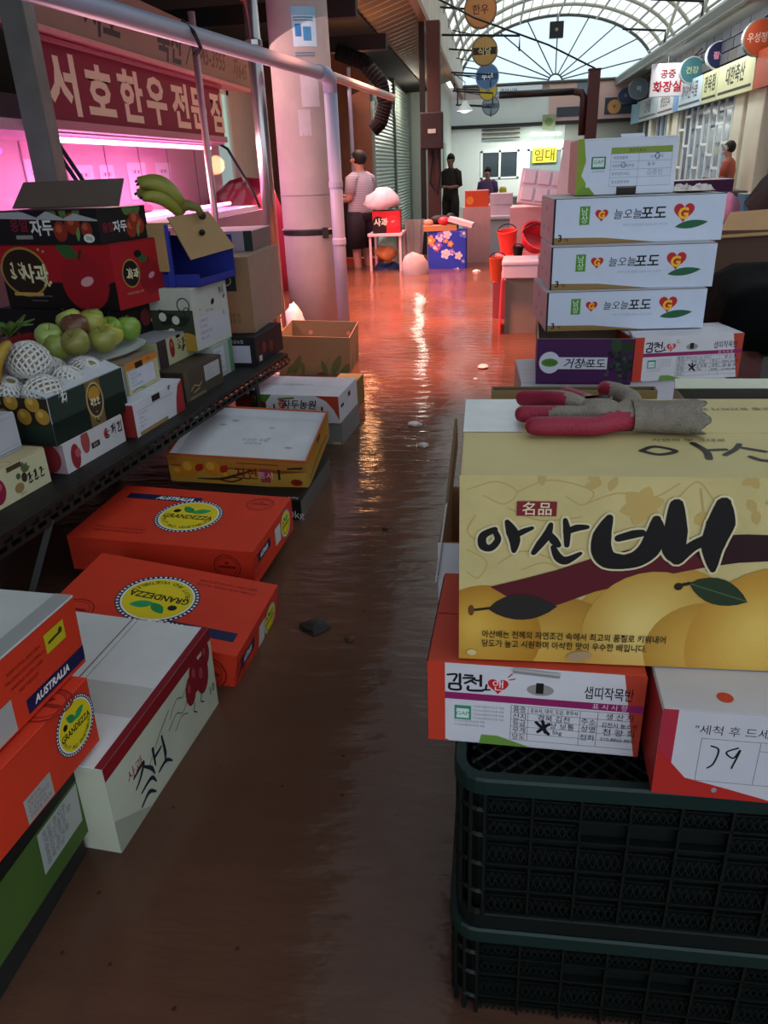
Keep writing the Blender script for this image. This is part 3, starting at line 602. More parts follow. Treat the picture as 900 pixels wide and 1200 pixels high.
cs = root('meat_counter', 'pink lit glass meat display counter under the red sign', 'counter', (0, 0, 0))
def cb(name, lo, hi, m, bev=0): b = MB(); b.box(lo, hi, m); return b.build(name, cs, bevel=bev)
pk = mat('#e7b6c4', rough=.5, var=.06, scale=2)
cb('base_cabinet', (-3.4, 3.0, -.2), (-2.36, 8.25, .98), mat('#8f6f7c', rough=.5)); cb('tray_deck', (-3.35, 3.1, .98), (-2.42, 8.2, 1.02), mat('#e9d3e2', rough=.35)); cb('back_wall', (-3.45, 3.0, .98), (-3.38, 10.0, 1.90), pk); cb('top_shelf', (-3.45, 3.0, 1.60), (-2.72, 8.25, 1.66), mat('#caa0b0', rough=.4))
gl = bpy.data.materials.new('counter_glass'); gl.use_nodes = True; nt = gl.node_tree; nt.nodes.remove(nt.nodes['Principled BSDF'])
tr_ = nt.nodes.new('ShaderNodeBsdfTransparent'); gs = nt.nodes.new('ShaderNodeBsdfGlossy'); gs.inputs['Roughness'].default_value = .03; mx_ = nt.nodes.new('ShaderNodeMixShader'); mx_.inputs[0].default_value = .03; tr_.inputs[0].default_value = (.93, .86, .93, 1)
nt.links.new(tr_.outputs[0], mx_.inputs[1]); nt.links.new(gs.outputs[0], mx_.inputs[2]); nt.links.new(mx_.outputs[0], nt.nodes['Material Output'].inputs[0])
for y0, y1 in ((3.05, 4.78), (4.86, 8.2)):
    b = MB(); b.panel((-2.42, y0, 1.02), (-2.42, y1, 1.02), (-2.72, y1, 1.60), (-2.72, y0, 1.60), .004, gl); b.build('pane', cs)
    for y in (y0, y1): b = MB(); b.tube([(-2.40, y, 1.0), (-2.46, y, 1.16), (-2.68, y, 1.56), (-2.78, y, 1.62), (-3.3, y, 1.63)], .014, black, 8); b.build('frame_bar', cs)
for x, z, h, s_ in ((-2.76, 1.565, '#ffc4ee', 7), (-2.62, 1.06, '#ffb4f0', 3.5)):
    b = MB(); b.tube([(x, 4.95, z), (x, 7.9, z)], .016, glow(h, s_), 8); b.build('lamp_tube', cs)
b = MB(); b.tube([(-2.9, 3.2, 1.5), (-2.9, 4.6, 1.5)], .016, glow('#d85cff', 3), 8); b.build('lamp_tube', cs)
for k, (y, h, wd) in enumerate(((5.6, .34, .38), (6.3, .3, .34), (6.75, .3, .28), (7.3, .32, .42), (7.95, .32, .4))):
    F = Face((-3.375, y, 1.14), (0, 1, 0), (0, 0, 1), wd, h); F.rect(0, 0, 1, 1, ink('#f0dfe6'))
    for i in range(3): F.text('○●○●○'[:5 - i % 2], .5, .25 + .25 * i, .1, ink('#9a6a86'), maxw=.8)
    F.done(cs, 'price_paper')
for y in (4.9, 5.6, 6.2, 6.9, 7.6, 8.3, 9.1): cb('wall_joint', (-3.377, y, 1.02), (-3.372, y + .015, 1.6), mat('#b98a9d', rough=.5))
cb('meat_tray', (-3.2, 5.0, 1.02), (-2.8, 5.8, 1.06), mat('#f1e7ee', rough=.3)); cb('meat_tray', (-3.2, 6.0, 1.02), (-2.8, 6.9, 1.06), mat('#f1e7ee', rough=.3))
cb('cut_of_meat', (-3.15, 5.1, 1.06), (-2.9, 5.4, 1.13), mat('#b54a6a', rough=.4, var=.2), .03); cb('cut_of_meat', (-3.12, 6.2, 1.06), (-2.86, 6.6, 1.12), mat('#b54a6a', rough=.4, var=.2), .03)
b = MB(); b.tube([(-2.2, 4.2, 2.80), (-1.75, 6.3, 2.46)], .045, mat('#c9655e', rough=.5), 10); tag(b.build('red_pipe', smooth=True), 'salmon red pipe slanting high behind the steel pole', 'pipe')
red_pl = mat('#a81440', rough=.5, var=.1, scale=5)
b = MB(); rs = []
for q, (z, sx, sy) in enumerate(((0, .50, .55), (.6, .47, .52), (1.05, .45, .5), (1.30, .38, .42), (1.42, .2, .25), (1.44, .03, .03))):
    rs.append([(sx * math.cos(a) * (1 + .1 * math.sin(5 * a + q)), sy * math.sin(a) * (1 + .12 * math.sin(4 * a + 2 * q)), z + .05 * math.sin(3 * a)) for a in [2 * PI * k / 20 for k in range(20)]])
b.loft(rs, red_pl); tag(b.build('red_tarp', smooth=True, loc=(-2.92, 9.35, -.2)), 'bright red plastic tarp draped over goods past the meat counter', 'tarp')

# ================================================================== SHELF OF SLOTTED ANGLE
SH = root('slotted_shelf', 'long dark slotted angle shelf carrying the fruit boxes', 'shelf', (-1.40, 1.70, 0), rot=-6.4)
met = mat('#2a2826', rough=.5, metal=.4, var=.12, scale=8); plank = mat('#151210', rough=.6, var=.2, scale=5, bump=.2)
for k in range(3): b = MB(); b.box((-1.0 + .335 * k, -.9, .372), (-1.0 + .335 * k + .33, 2.42, .398), plank); b.build('plank', SH)
b = MB(); y0, y1 = -.9, 2.42
for lo, hi in ((.384, .399), (.362, .366), (.332, .345)): b.box((.002, y0, lo), (.006, y1, hi), met)
n = int((y1 - y0) / .06)
for k in range(n + 1):
    y = y0 + .06 * k; b.box((.002, y, .366), (.006, y + .022, .384), met); b.box((.002, y + .03, .345), (.006, y + .048, .362), met)
b.box((-.035, y0, .333), (.002, y1, .336), met); b.build('slotted_rail', SH)
def slotleg(x, y, z0, z1):
    b = MB(); b.box((x - .02, y, z0), (x - .014, y + .004, z1), met); b.box((x + .014, y, z0), (x + .02, y + .004, z1), met); b.box((x + .018, y, z0), (x + .022, y + .036, z1), met)
    for k in range(int((z1 - z0) / .06)): b.box((x - .02, y, z0 + .06 * k), (x + .02, y + .004, z0 + .06 * k + .028), met)
    b.build('leg', SH)
for x in (-.02, -.95):
    for y in (.0, 1.955): slotleg(x, y, -.2, .37)
b = MB(); b.tube([(-.01, .02, .02), (-.005, .30, .345)], .014, met, 4); b.build('brace', SH); 

# ================================================================== PRINTS
K = '#15120f'
def emblem(F, u, v, r, ang=0.):                                # round citrus emblem, r = radius in metres
    f = F.sub(u, v, 2 * r, 2 * r, ang)
    f.ell(.5, .5, .5, ink('#1b2050')); f.ring(.5, .5, .485, .455, ink('#e9e6d8'), 96, dash=1); f.ring(.5, .5, .44, .415, ink('#f0eee2'), 40); f.ell(.5, .5, .415, ink('#e9cf1e'))
    f.text('GRANDEZZA', .5, .47, .115, ink(K), bold=.03, maxw=.76)
    f.leaf(.53, .60, .27 * f.W, ink('#1f8a4e'), 2.45, .3); f.leaf(.5, .60, .29 * f.W, ink('#2aa05c'), .38, .3); f.ell(.26, .63, .055, ink(K))
    f.arc_text('FRUIT AND VEGETABLES', .5, .5, .35, .062, ink(K), -PI / 2, True, .135)
def stamp(F, u, v, r, ang=0., m='#8e1c14'):
    f = F.sub(u, v, 2 * r, 2 * r, ang); k = ink(m); f.ring(.5, .5, .5, .46, k); f.ring(.5, .5, .38, .36, k); f.arc_text('FRESH QUALITY', .5, .5, .42, .07, k, PI / 2); f.rect(.2, .45, .8, .55, k); f.leaf(.4, .62, .2 * f.W, k, .4)
def oz_strip(F, u0, u1, v, hgt, ang=0., tu=.5):
    f = F.sub((u0 + u1) / 2, v, (u1 - u0) * F.W, hgt, ang); f.rect(0, 0, 1, 1, ink('#191c48')); f.text('AUSTRALIA', tu, .5, .5, ink('#f2efe8'), bold=.035, shear=.25, maxw=.6)
def small_lines(F, u, v, m, n=2, wd=.2, seed=1):
    r = random.Random(seed)
    for i in range(n): F.text(' '.join(''.join(r.choice('AEIORSTNLMD') for _ in range(r.randint(3, 8))) for _ in range(3)), u, v - .05 * i, .022, ink(m), 'l', maxw=wd)
def label_table(F, u0, v0, u1, v1, seed=1, rows=4, cols=3, paper='#e8e8ea', inkc='#2a2a44'):
    F.rect(u0, v0, u1, v1, ink(paper)); k = ink(inkc); f = F.sub((u0 + u1) / 2, (v0 + v1) / 2, (u1 - u0) * F.W, (v1 - v0) * F.H)
    t_ = min(f.W, f.H) * .012
    for i in range(rows + 1): f.line([(.04, .08 + .84 * i / rows), (.96, .08 + .84 * i / rows)], t_, k)
    for u in (.04, .3, .96): f.line([(u, .08), (u, .92)], t_, k)
    f.scrib(.07, .08, .28, .92, k, rows, .5 / rows, seed); f.scrib(.34, .08, .9, .92, k, rows, .5 / rows, seed + 5)
def apple_pic(F, u, v, r, hx='#a3151c', hl='#c9574a', stem=True):
    F.ell(u, v, r, ink(hx), asp=1.05); F.ell(u - r * .3 * F.H / F.W, v - r * .12, r * .62, ink(hx)); F.ell(u + r * .1 * F.H / F.W, v + r * .05, r * .16, ink(hl), asp=1.9, rot=.3)
    if stem: F.line([(u - .1 * r * F.H / F.W, v + r * .8), (u + .06 * r * F.H / F.W, v + r * 1.15)], .05 * r * F.H * 2, ink('#3b2a18')); F.leaf(u - .1 * r * F.H / F.W, v + r * .95, r * F.H * 1.0, ink('#2f5a2c'), 2.8, .3)

def pr_grand_top(F, flip=True):
    F.flip = False; a = PI if flip else 0.
    def uv(u, v): return (1 - u, 1 - v) if flip else (u, v)
    emblem(F, *uv(.53, .5), .125, a)
    f = F.sub(*uv(.30, .80), .30, .042, a); f.rect(0, 0, 1, 1, ink('#191c48')); f.text('AUSTRALIA', .66, .5, .6, ink('#f2efe8'), bold=.035, shear=.25, maxw=.5)
    stamp(F, *uv(.86, .82), .052, a)
    f = F.sub(*uv(.24, .16), .2, .05, a); small_lines(f, 0, .9, '#7a1712', 2, 1.0, 3)
    for i, k_ in enumerate((.8, .35)): f.text(('STORE IN A COOL PLACE', 'KEEP DRY HANDLE CARE')[i], .5, k_, .25, ink('#7a1712'), maxw=.95)
def pr_grand_end(F):
    emblem(F, .8, .5, .055); F.rect(.52, .25, .66, .75, ink('#cfc9c4')); oz_strip(F, .1, .4, .62, F.H * .26); stamp(F, .08, .5, F.H * .28)
def pr_grand_front(F): stamp(F, .86, .5, F.H * .36); small_lines(F, .1, .6, '#7a1712', 3, .3, 8)
# ================================================================== FLOATING PILE ON THE LEFT, FRONT TO BACK
OR = '#d8391f'
carton('fruit_box', 'orange citrus box with its emblem upside down, behind the white radish box', (-.985, 1.855, .0), (.60, .375, .158), -2.6, (1.6, 8.0), OR, prints={'t': pr_grand_top, 'r': pr_grand_end, 'f': pr_grand_front}, top='lid', topm=OR, group='orange citrus boxes')
carton('fruit_box', 'orange citrus box with its emblem upright, in front of the white topped tray', (-1.098, 2.372, .06), (.685, .42, .135), -4.0, (2.2, 1.6), OR, prints={'t': lambda F: pr_grand_top(F, False), 'r': pr_grand_end, 'f': pr_grand_front}, top='lid', topm=OR, group='orange citrus boxes')
def pr_radish(F):
    F.rect(0, .86, 1, 1, ink('#8d1722')); g = ink('#3a4a2c')
    for u, v, r in ((.80, .70, .2), (.87, .60, .22), (.74, .60, .17), (.93, .78, .14)): F.ell(u, v, r, ink('#8c1a28'), asp=.62); F.ell(u - .012, v + .04, r * .3, ink('#b0474f'), asp=.6)
    for u in (.76, .84): F.line([(u, .42), (u - .02, .34), (u + .01, .28)], .004, g)
    for pts in ([(.52, .62), (.60, .72), (.66, .66), (.72, .74)], [(.50, .52), (.58, .58), (.64, .5), (.70, .58)], [(.30, .46), (.42, .62), (.52, .72)], [(.55, .42), (.62, .48), (.68, .42)]): F.brush(pts, .003, ink('#7c8466'))
    k = ink('#20243a'); q = F.sub(.33, .36, .17, .12)
    for s_ in ([(.05, .9), (.3, .95), (.2, .75), (.05, .62)], [(.3, .85), (.45, .6), (.5, .4)], [(.55, .95), (.55, .55)], [(.55, .72), (.75, .75)], [(.8, .95), (.82, .5), (.78, .35)], [(.15, .4), (.4, .42), (.5, .2)], [(.6, .3), (.8, .32), (.95, .12)], [(.1, .12), (.3, .2), (.45, .0)]): q.brush(s_, [.006, .011, .004][:len(s_)] if len(s_) == 3 else [.006, .011, .009, .004][:len(s_)] if len(s_) == 4 else [.01, .006], k)
    F.text('사과', .2, .62, .1, ink('#a8463c'))
    F.text('10', .95, .3, .1, ink('#4a5a3a')); F.poly([(0, 0), (.3, 0), (0, .42)], ink('#a7a796'))
def pr_radish_top(F):
    for u in (.0,): F.rect(.955, 0, 1, 1, ink('#7c1520'))
    F.rect(.46, 0, .468, 1, ink('#6d2a2c')); F.rect(.5, .3, .95, .5, ink('#bdbab4')); F.ell(.7, .2, .05, ink('#b3a894')); F.ell(.25, .55, .06, ink('#b7ada2'), asp=1.8)
carton('fruit_box', 'white topped box with dark red edges and cherry picture, beside the green tray', (-.940, 1.345, 0), (.40, .505, .252), -5.2, (1.2, 1.9), '#c9cbb4', faces={'t': '#d3d2d0'}, topm='#d6d5d4', prints={'r': pr_radish, 't': pr_radish_top}, seam='y')
def pr_green(F): F.rect(0, .84, 1, 1, ink('#151513')); F.rect(.66, .25, .97, .80, ink('#a9aba6')); F.scrib(.69, .3, .94, .76, ink('#5b5d66'), 5, .07, 4)
carton('tray_box', 'green sided tray box in the water beneath two orange boxes', (-1.03, .850, .072), (.40, .46, .178), 0, (-3, 2), '#465f26', prints={'r': pr_green}, top='lid', topm='#1a1917')
def pr_low(F):
    emblem(F, .845, .56, .062); F.rect(.40, .02, .60, .36, ink('#a9a4a0')); F.scrib(.42, .05, .58, .33, ink('#6b6462'), 4, .05, 2); small_lines(F, .1, .5, '#7a1712', 3, .2, 5); stamp(F, .15, .35, .03)
def pr_low_top(F): stamp(F, .93, .76, .05); emblem(F, .4, .5, .12)
carton('fruit_box', 'orange citrus box with emblem on its side, upon the green tray box', (-1.005, .957, .2640), (.40, .389, .158), -4.4, (-1.0, 1.2), OR, prints={'r': pr_low, 't': pr_low_top}, top='lid', topm=OR, group='orange citrus boxes')
def pr_up(F):
    oz_strip(F, .58, 1.0, .16, F.H * .2, 0, .42); F.rect(.76, .56, .9, .82, ink('#c9b81e')); F.line([(.78, .68), (.88, .70)], .006, ink('#3a3a12')); F.ell(.87, .72, .04, ink('#3a3a12'))
    F.rect(.18, .02, .5, .44, ink('#b0aba7')); F.scrib(.2, .05, .48, .4, ink('#6b6462'), 5, .05, 9)
    for i in range(4): F.text(('KEEP COOL AND DRY', 'PRODUCE OF AUSTRALIA', 'HANDLE WITH CARE', 'NET WEIGHT')[i], .62, .74 - .1 * i, .045, ink('#7a1712'), ang=0, maxw=.3)
def pr_up_top(F): F.rect(.9, 0, 1, 1, ink('#9c9c9a')); F.ell(.2, .25, .03, ink('#2b2724'), asp=1.6)
carton('fruit_box', 'orange sided box with a plain grey white lid, nearest on the left pile', (-1.015, .975, .428), (.38, .444, .156), -3.2, (-1.9, .9), OR, prints={'r': pr_up, 't': pr_up_top}, top='lid', topm='#c3c4c2', group='orange citrus boxes')
def pr_tray(F):
    F.poly([(0, 0), (1, 0), (1, .62), (.8, .5), (.5, .58), (.2, .5), (0, .6)], ink('#c79a3c'))
    for u, v, r in ((.15, .5, .30), (.32, .55, .28), (.07, .35, .2), (.42, .3, .16)): F.ell(u, v, r, ink('#d7871f')); F.ell(u - .012, v + .08, r * .5, ink('#e5a93f'))
    for u in (.20, .38): F.leaf(u, .42, .05, ink('#b52418'), .9, .4)
    F.brush([(.2, .16), (.38, .2), (.52, .42), (.64, .62)], [.005, .012, .014, .004], ink('#3d2a18')); F.brush([(.34, .2), (.44, .1), (.52, .22)], .008, ink('#3d2a18')); F.brush([(.45, .28), (.58, .26)], .006, ink('#3d2a18'))
    F.text('자연', .56, .45, .3, ink('#8d2318'), bold=.02); F.rect(.665, .16, .735, .66, ink('#b53a55')); F.text('홍시', .70, .42, .2, ink('#e8c9cf')); F.rect(.79, .28, .806, .66, ink('#2a1d18')); F.ell(.92, .22, .12, ink('#8d2318'), asp=1.6); F.poly([(.86, .74), (.97, .8), (.97, .72), (.86, .68)], ink('#2b2338')); F.text('13-1', .04, .86, .1, ink('#7a2d14')); F.line([(.5, .82), (.8, .82)], .005, ink('#8d3a18'))
def pr_tray_r(F):
    F.rect(0, 0, 1, .7, ink('#c79a3c'))
    for u in (.3, .55, .8): F.ell(u, .42, .25, ink('#d7871f'))
    F.rect(.45, .78, .6, .92, ink('#1a1512')); F.brush([(.1, .2), (.5, .35), (.9, .25)], .008, ink('#3d2a18'))
tray = carton('fruit_tray', 'orange and yellow fruit tray lined with a white board, in front of the shelf', (-1.064, 3.136, .132), (.614, .47, .135), .1, (9.5, 2.9), '#c8672a', faces={'f': '#b9772c', 'r': '#c9912f'}, inner='#d9d7da', top='open', floor_at=.085, prints={'f': pr_tray, 'r': pr_tray_r}, cat='tray')
b = MB()
for lo, hi in (((-.309, -.237, .132), (.309, -.228, .137)), ((-.309, .228, .132), (.309, .237, .137)), ((-.309, -.228, .132), (-.300, .228, .137)), ((.300, -.228, .132), (.309, .228, .137))): b.box(lo, hi, card('#b5542c'))
b.build('rim', tray)
F = Face((-.3, -.23, .0885), (1, 0, 0), (0, 1, 0), .6, .46)
for u, v, s_ in ((.2, .8, .02), (.6, .78, .015), (.8, .4, .02), (.62, .56, .012), (.28, .9, .02)): F.ell(u, v, s_, ink('#a9a8b0'), asp=2.0)
F.text('신선한 과일', .52, .52, .04, ink('#8b8a92')); F.text('산지직송', .52, .45, .035, ink('#8b8a92')); F.done(tray, 'print')
def pr_blk(F): F.text('제주감귤농협', .22, .82, .14, ink('#d8d5d0'), 'l', maxw=.3); F.text('5.0kg', .93, .6, .2, ink('#d8d5d0')); 
carton('fruit_box', 'black box with white print squeezed under the white lined fruit tray', (-1.03, 3.03, -.085), (.56, .52, .172), -2, (0, 0), '#191716', faces={'r': '#6d675e'}, topm='#191716', prints={'f': pr_blk, 't': lambda F: (F.text('제주감귤농협', .2, .05, .028, ink('#d8d5d0'), maxw=.3), F.text('5.0kg', .93, .05, .03, ink('#d8d5d0')))})
def pr_c(F):
    F.rect(0, 0, .3, 1, ink('#6e2417')); F.poly([(.17, 1), (.36, 1), (.30, .7), (.2, .8)], ink('#4f7d2a')); F.ell(.14, .4, .36, ink('#8d2a1a')); F.poly([(.78, 1), (1, 1), (1, .1), (.95, .5), (.88, .82)], ink('#b5402a'))
    F.ell(.46, .66, .17, ink('#b8342c')); F.text('김천', .46, .66, .17, ink('#f0e6e2')); F.text('자두농원', .62, .66, .26, ink('#2a2626'), bold=.02, shear=.2); F.rect(.37, .3, .385, .65, ink(K)); F.rect(.83, .3, .85, .6, ink(K)); F.ell(.9, .3, .1, ink('#d6d3d0'), asp=.8); F.line([(.42, .84), (.58, .9)], .01, ink('#5a7a3a'))
carton('fruit_box', 'white fruit box with red corner print, between the lined tray and the open carton', (-1.03, 3.885, .125), (.575, .345, .145), -6.3, (1.5, 0), '#d9d8dc', faces={'f': '#dcdadc', 'r': '#d7d5da'}, topm='#d3d4db', prints={'f': pr_c, 'r': lambda F: (F.rect(.5, .62, .62, .8, ink(K)), F.rect(.1, .5, .25, .62, ink(K))), 't': lambda F: F.text('신선한 과일을 드립니다', .42, .55, .06, ink('#9a98a6'))})
carton('fruit_box', 'grey wet box in the water under the white box with red corner print', (-1.02, 3.90, -.1), (.56, .36, .222), -5, (0, 0), '#85817f', prints={'f': lambda F: F.rect(.9, .1, .98, .5, ink('#c9b98e'))})
def pr_open(F):
    for u, L_, a in ((.1, .12, .9), (.2, .16, 1.2), (.34, .1, 1.6), (.75, .17, 1.2), (.85, .15, .8), (.68, .12, 1.9)): F.leaf(u, .18, L_, ink('#5c6a3c'), a, .2)
    F.ell(.6, .12, .14, ink('#7a2f22')); F.ell(.3, .1, .12, ink('#8a6a3c')); F.brush([(.55, .35), (.7, .5), (.72, .7)], .006, ink('#6d7a48'))
oc = carton('open_carton', 'open brown carton with leaf print standing beside the concrete pillar', (-1.245, 5.42, -.06), (.51, .50, .34), 2.3, (2, 2.5), '#8f7a58', inner='#9a8462', top='open', prints={'f': pr_open, 'r': pr_open})
F = Face((-.2, .244, .22), (1, 0, 0), (0, 0, 1), .45, .1); F = Face((.25, .2449, .0), (-1, 0, 0), (0, 0, 1), .5, .34)
F2 = Face((-.25, .245, 0), (1, 0, 0), (0, 0, 1), .5, .34)
for u in (.28, .86): F2.ell(u, .74, .05, ink('#d8a08a'))
F2.done(oc, 'vent_hole')
b = MB(); b.panel((-1.53, 4.75, .22), (-1.36, 4.5, .12), (-1.33, 4.52, .22), (-1.5, 4.78, .34), .006, card('#7a6a48')); b.build('loose_flap', None); bpy.data.objects['loose_flap'].name = 'cardboard_flap'; tag(bpy.data.objects['cardboard_flap'], 'loose torn cardboard flap leaning at the foot of the open brown carton', 'cardboard')
carton('small_box', 'small olive box half hidden behind the white box with red corner print', (-.86, 4.45, -.08), (.15, .24, .24), -4, (0, 0), '#6f6a38', faces={'t': '#7a7440'})
b = MB(); rr_ = []
for q, (z, s_) in enumerate(((-.1, .07), (.1, .08), (.2, .075), (.27, .04), (.29, .01))): rr_.append([(s_ * math.cos(a) * (1 + .25 * math.sin(3 * a + 2 * q)), s_ * math.sin(a) * (1 + .25 * math.sin(4 * a + q)), z + .03 * math.sin(2 * a + q)) for a in [2 * PI * k / 14 for k in range(14)]])
b.loft(rr_, mat('#d9dbdc', rough=.35, var=.04)); tag(b.build('plastic_bag', smooth=True, loc=(-1.66, 6.40, 0)), 'white plastic bag beside the concrete pillar, behind the brown carton', 'bag')

carton('fruit_box', 'dark wet box in the water, lowest of the pile nearest on the left', (-1.04, .84, -.2), (.40, .46, .262), 0, (0, 0), '#23221f')
# ================================================================== BOXES ON THE SHELF
S0 = .399
def brushword(F, u, v, w, h, m, seed=1, n=3):                       # hand-brushed lettering
    r = random.Random(seed)
    for i in range(n):
        q = F.sub(u + (i - (n - 1) / 2) * w / n / F.W, v, w / n * .9, h)
        for s_ in r.sample([[(.1, .8), (.45, .85), (.3, .5), (.1, .35)], [(.5, .95), (.55, .3)], [(.55, .62), (.9, .66)], [(.1, .25), (.5, .2), (.85, .28)], [(.3, .9), (.6, .8)], [(.2, .6), (.4, .4), (.75, .35)], [(.8, .95), (.78, .1)]], 4):
            q.brush(s_, [h * .10] + [h * .14] * (len(s_) - 2) + [h * .05], m)
def pr_s2(F):
    F.ell(.22, .45, .34, ink('#96203a'), asp=.8); F.ell(.25, .55, .1, ink('#b8586a')); F.rect(.40, .80, .62, .93, ink('#4a3a22')); F.ell(.62, .48, .13, ink('#3a3128'), asp=.8); F.ell(.54, .58, .08, ink('#4f5a34')); F.ell(.52, .28, .13, ink('#9a7c50'), asp=1.3)
    for a in (.3, .8, 1.4): F.leaf(.62, .62, .035, ink('#59663c'), a, .3)
    brushword(F, .80, .38, .085, .045, ink(K), 4, 3); F.text('햇사과', .56, .1, .06, ink('#a8623c'))
carton('fruit_box', 'cream box with red apple print at the near end of the shelf', (-1.632, 2.06, S0), (.30, .30, .124), -8.2, (0, 0), '#cfc8a2', prints={'r': pr_s2}, topm='#c2b18a')
def pr_s1(F): k = ink('#8a8c9c'); F.line([(.05, .15), (.95, .15), (.95, .9), (.05, .9), (.05, .15)], .0012, k); F.scrib(.1, .25, .45, .8, k, 4, .05, 2); F.line([(.0, .05), (1, .05)], .003, ink('#6d7088'))
carton('fruit_box', 'plain grey white box stacked on the cream apple box, nearest on the shelf', (-1.672, 2.035, S0 + .126), (.26, .30, .124), -6, (0, 0), '#b9bac2', prints={'r': pr_s1})
def pr_s3(F):
    F.ell(.16, .42, .42, ink('#8f2a33'), asp=.55); F.ell(.34, .72, .40, ink('#a34a4a'), asp=.55); F.ell(.2, .5, .15, ink('#b5565a')); F.rect(.42, .36, .56, .56, ink('#2d2a2a')); F.text('홍로', .49, .46, .1, ink('#b9b4b0')); F.ell(.68, .62, .15, ink('#b83a48'), asp=.8); brushword(F, .82, .6, .12, .05, ink(K), 9, 3); F.rect(.55, -.06, .68, .06, ink('#c6c4c4')); F.ring(.86, .58, .30, .28, ink('#b9a9a9'), 30)
carton('fruit_box', 'white box printed with red apples, under the dark green pear tray', (-1.55, 2.445, S0), (.28, .355, .108), -7.7, (0, 0), '#cbc7c7', faces={'f': '#a89096'}, prints={'r': pr_s3, 'f': lambda F: F.ell(.75, .5, .5, ink('#8f2a33'))})
def pr_s4r(F):
    F.rect(.46, 0, .66, 1, ink('#6d5a34')); f = F.sub(.56, .56, .105, .14); f.ell(.5, .5, .5, ink('#8f7a4c'), asp=.72); f.ell(.5, .5, .45, ink('#c9b98a'), asp=.72); f.ell(.5, .5, .42, ink('#3a2d1c'), asp=.72); f.ell(.5, .66, .2, ink('#b3862f'), asp=1.2)
    brushword(f, .5, .45, .06, .035, ink('#e6e0cc'), 3, 3); F.ell(.56, .14, .08, ink('#1c1a14')); F.text('배', .56, .14, .08, ink('#c9b98a')); F.text('특', .56, .30, .05, ink('#c9b98a'))
def pr_s4f(F):
    F.rect(0, .42, 1, 1, ink('#2a2014'))
    for u, v in ((.12, .62), (.38, .58), (.66, .6), (.9, .62), (.25, .88), (.52, .9), (.8, .88)): F.ell(u, v, .17, ink('#a8802f')); F.ell(u - .02, v + .05, .07, ink('#c9a24c'))
pt = carton('pear_tray', 'dark green open tray of net wrapped pears on the shelf', (-1.56, 2.465, S0 + .110), (.30, .434, .165), -8.0, (0, .5), '#27382f', faces={'r': '#26372f', 'f': '#27382f'}, inner='#b9bcc0', floor_at=.078, top='open', prints={'r': pr_s4r, 'f': pr_s4f}, cat='tray')
b = MB(); b.panel((.145, -.21, .165), (.145, .212, .165), (.085, .212, .19), (.085, -.21, .185), .003, card('#c5c7cc')); b.build('liner_flap', pt)
def pr_s5(F):
    F.poly([(.80, 0), (1, 0), (1, 1), (.9, .86), (.84, .5)], ink('#9c2a2a')); F.rect(.36, .76, .52, .95, ink('#17120f')); F.rect(.06, .0, .62, .12, ink('#9a7f52')); F.scrib(.08, .2, .62, .68, ink('#6c7396'), 4, .05, 6); F.line([(.04, .72), (.78, .72)], .0015, ink('#7a80a0')); F.leaf(.70, .85, .03, ink('#4f7d4a'), 1.0)
carton('fruit_box', 'white box with a red end and hand hole, standing below the orange edged box', (-1.47, 2.844, S0), (.28, .39, .135), -6.6, (0, 0), '#cfcfd6', faces={'f': '#8f2626'}, prints={'r': pr_s5})
def pr_s6(F): F.rect(0, .78, 1, 1, ink('#c8782c')); F.rect(.28, .74, .52, .93, ink('#17120f')); F.rect(.04, .14, .86, .72, ink('#c6c8d4')); F.scrib(.1, .18, .8, .68, ink('#63688c'), 4, .07, 8); F.rect(.9, 0, 1, .78, ink('#b9b48a')); F.brush([(.1, .06), (.3, .1), (.5, .03)], .004, ink('#4f6a3a')); F.text('선물용', .7, .89, .08, ink('#6a3410'))
carton('fruit_box', 'orange edged label box on top of the white red ended box', (-1.55, 2.885, S0 + .137), (.30, .25, .124), -5, (0, 0), '#b7b08c', topm='#8a7a66', prints={'r': pr_s6})
def pr_s7(F): F.rect(0, 0, .24, 1, ink('#3a3034')); F.ell(.38, .58, .36, ink('#8d2430'), asp=.5); F.ell(.38, .7, .1, ink('#b55a5a')); brushword(F, .72, .6, .13, .055, ink('#2a241c'), 12, 3); F.rect(.52, .86, .64, .97, ink('#17120f')); F.leaf(.64, .3, .04, ink('#4a5a34'), .8)
carton('fruit_box', 'cream box with a dark apple picture, before the tall white labelled box', (-1.537, 3.33, S0 + .14), (.205, .328, .122), -6.9, (0, 0), '#bdb98e', topm='#9c9ca2', prints={'r': pr_s7})
def pr_s8(F): F.rect(0, 0, 1, 1, ink('#4c4238')); F.rect(.52, .36, .93, .88, ink('#b7b6b8')); F.scrib(.56, .42, .9, .84, ink('#8a8a92'), 4, .06, 3); F.rect(0, 0, .1, 1, ink('#57503f')); F.brush([(.14, .3), (.24, .42), (.34, .34), (.42, .42)], .006, ink('#a8985e')); F.brush([(.2, .2), (.36, .26)], .006, ink('#a8985e')); F.rect(.1, .0, .5, .1, ink('#7d7350'))
carton('fruit_box', 'dark brown box with a white label at the shelf edge', (-1.43, 3.308, S0), (.24, .368, .137), -7.5, (0, 0), '#3c332c', topm='#4d4034', prints={'r': pr_s8})
carton('fruit_box', 'pale green white box under the tall white labelled box', (-1.49, 3.63, S0), (.34, .22, .165), -7, (0, 0), '#a9b0ac', prints={'r': lambda F: (F.rect(.05, .15, .55, .9, ink('#c6c9d0')), F.scrib(.08, .2, .5, .85, ink('#6d7aa0'), 4, .08, 2), F.rect(.8, 0, 1, 1, ink('#5d8a5a')))})
